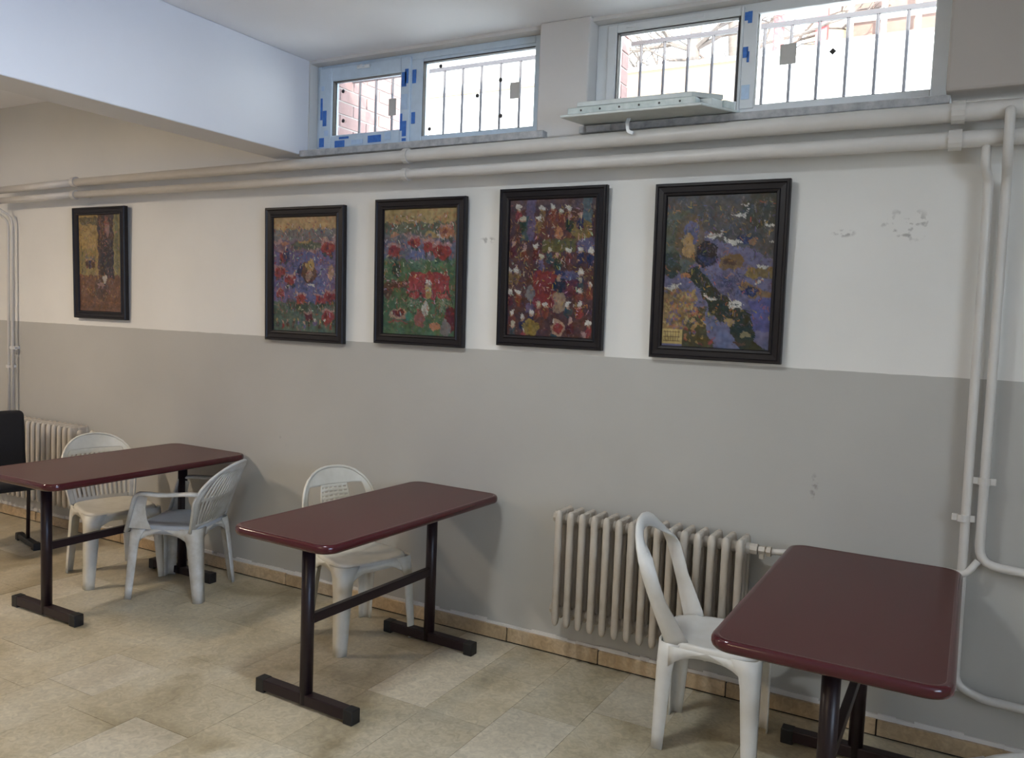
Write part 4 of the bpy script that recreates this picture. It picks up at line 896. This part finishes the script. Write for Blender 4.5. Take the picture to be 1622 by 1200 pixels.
def arm_chair(loc, rz, label, m, z1=0.80, seat_m=None, slats=True):
    t = empty('plastic_armchair', loc, rz); tag(t, label, 'chair'); z = 0.415
    hx, hyf, hyr = 0.195, 0.215, 0.195
    chair_base(t, m, hx, hyf, hyr, z, 0.035, seat_m)
    hw = 0.245
    f = back_surface(z - 0.03, z1, hw, 0.13, -hx + 0.05, 0.075, 2.2, 0.45, 0.80)
    us = lin(-1, 1, 60); vs = vspace(40)
    grid_part('back_frame', f, us, vs, lambda u, v: v > 0.88 or abs(u) > 0.88 or v < 0.12, m, t)
    rim(f, 0.0, m, t, 0.009)
    grid_part('back_panel', f, us, lin(0.10, 0.90, 30), lambda u, v: abs(u) <= 0.88 and (int(round((u + 1) * 30 - .5)) % 3 != 0 or abs(v - 0.5) < 0.02), m, t, 0.004)
    for sy in (-1, 1):
        p0 = f(sy, 0.60); b = bmesh.new()
        pts = [p0, (p0.x + 0.05, sy * (hw + 0.012), 0.615), (-0.02, sy * (hw + 0.015), 0.600), (0.08, sy * (hw + 0.008), 0.603), (hx - 0.055, sy * (hyf + 0.018), 0.594), (hx + 0.006, sy * (hyf + 0.004), 0.38)]
        pb = bend(pts, 0.045, 5); n = len(pb); ups = []
        for k, p in enumerate(pb):
            q = min(1, max(0, (k - n * 0.68) / (n * 0.2))); ups.append((q * 1.0, 0, 1 - q + 0.001))
        sweep(b, pb, [rect_prof(0.046, 0.018, 0.007)] * n, up=ups); obj('armrest', b, m, t, True)
        b = bmesh.new()                                                   # web plate between arm post and seat
        o1 = [(hx - 0.050, 0.592), (hx - 0.115, 0.575), (hx - 0.105, 0.52), (hx - 0.115, 0.45), (hx - 0.14, 0.40), (hx + 0.004, 0.40)]
        v1 = [b.verts.new((x_, sy * (hyf + 0.012), zz)) for x_, zz in o1]; v2 = [b.verts.new((x_, sy * (hyf + 0.007), zz)) for x_, zz in o1]
        b.faces.new(v1); b.faces.new(list(reversed(v2)))
        for k in range(6): b.faces.new((v1[k], v2[k], v2[(k + 1) % 6], v1[(k + 1) % 6]))
        bmesh.ops.recalc_face_normals(b, faces=b.faces); obj('arm_web', b, m, t)
    return t
loop_chair((-0.812, -0.418, 0), math.radians(5), 'white armless plastic chair with open loop back, in front of the radiator')
crown_chair((-2.635, -0.37, 0), math.radians(-17), 'cream white plastic chair with latticed back, tucked under the middle table', M['chair_cream'], 'lattice', 0.822, 0.085, 0.172, 0.172)
crown_chair((-4.44, -0.455, 0), math.radians(-15), 'white plastic chair with rounded slatted back, behind the left table', M['chair_cream'], 'slat', 0.812)
arm_chair((-3.905, -0.40, 0), math.radians(202), 'worn white plastic armchair turned to the left table, back to the wall', M['chair_dirty'], 0.762, M['seat_blue'])
crown_chair((0.315, -0.965, 0), math.radians(226), 'white plastic chair of which only a seat corner shows, right of the nearest table', M['chair_white'], 'slat', 0.82)

# black padded chair at the left edge
t = empty('office_chair', (-5.36, -0.62, 0), math.radians(-14)); tag(t, 'black padded chair cut off by the left edge of the photo', 'chair')
b = bmesh.new(); box(b, (-0.035, -0.23, 0.50), (0.035, 0.23, 0.885), 0.03, 4)
for v in b.verts: v.co.x += -0.25 - (v.co.z - 0.5) * 0.12 + (v.co.y ** 2) * 0.5
me_ = obj('backrest', b, M['fabric'], t, True)
b = bmesh.new(); box(b, (-0.24, -0.23, 0.43), (0.22, 0.23, 0.49), 0.028, 4); obj('seat', b, M['fabric'], t, True)
for sy in (-1, 1):
    b = bmesh.new(); tube(b, bend([(-0.28, sy * 0.17, 0.75), (-0.24, sy * 0.20, 0.42), (-0.10, sy * 0.21, 0.40), (-0.12, sy * 0.21, 0.03)], 0.05), 0.012, 8); obj('side_frame', b, M['dark_metal'], t, True)
    f = obj('foot', bx((-0.30, sy * 0.21 - 0.02, 0.01), (0.06, sy * 0.21 + 0.02, 0.045), 0.004), M['black'], t)
    for sx in (-1, 1): obj('foot_cap', bx((-0.12 + sx * 0.16 - 0.025, sy * 0.21 - 0.023, 0.0), (-0.12 + sx * 0.16 + 0.025, sy * 0.21 + 0.023, 0.048), 0.004), M['black'], f)

# ceiling lamps (out of frame): housing and lit tube; rear one added for fill
for (lx, ly, sx, sy, lb) in ((-1.75, -1.95, 0.42, 0.08, 'white tube lamp on the ceiling above the middle table'), (-5.6, -2.4, 0.08, 0.36, 'white tube lamp on the ceiling of the left bay'), (-2.2, -5.2, 0.65, 0.08, 'added white tube lamp behind the viewer, for warm fill light')):
    t = empty('tube_lamp', (lx, ly, ZC)); tag(t, lb, 'lamp')
    obj('housing', bx((-sx, -sy, -0.05), (sx, sy, 0.0), 0.005), M['lamp_body'], t)
    b = bmesh.new(); v = (sx - 0.04, 0, 0) if sx > sy else (0, sy - 0.04, 0); tube(b, [(-v[0], -v[1], -0.066), (v[0], v[1], -0.066)], 0.014, 10); obj('tube', b, M['tube'], t)
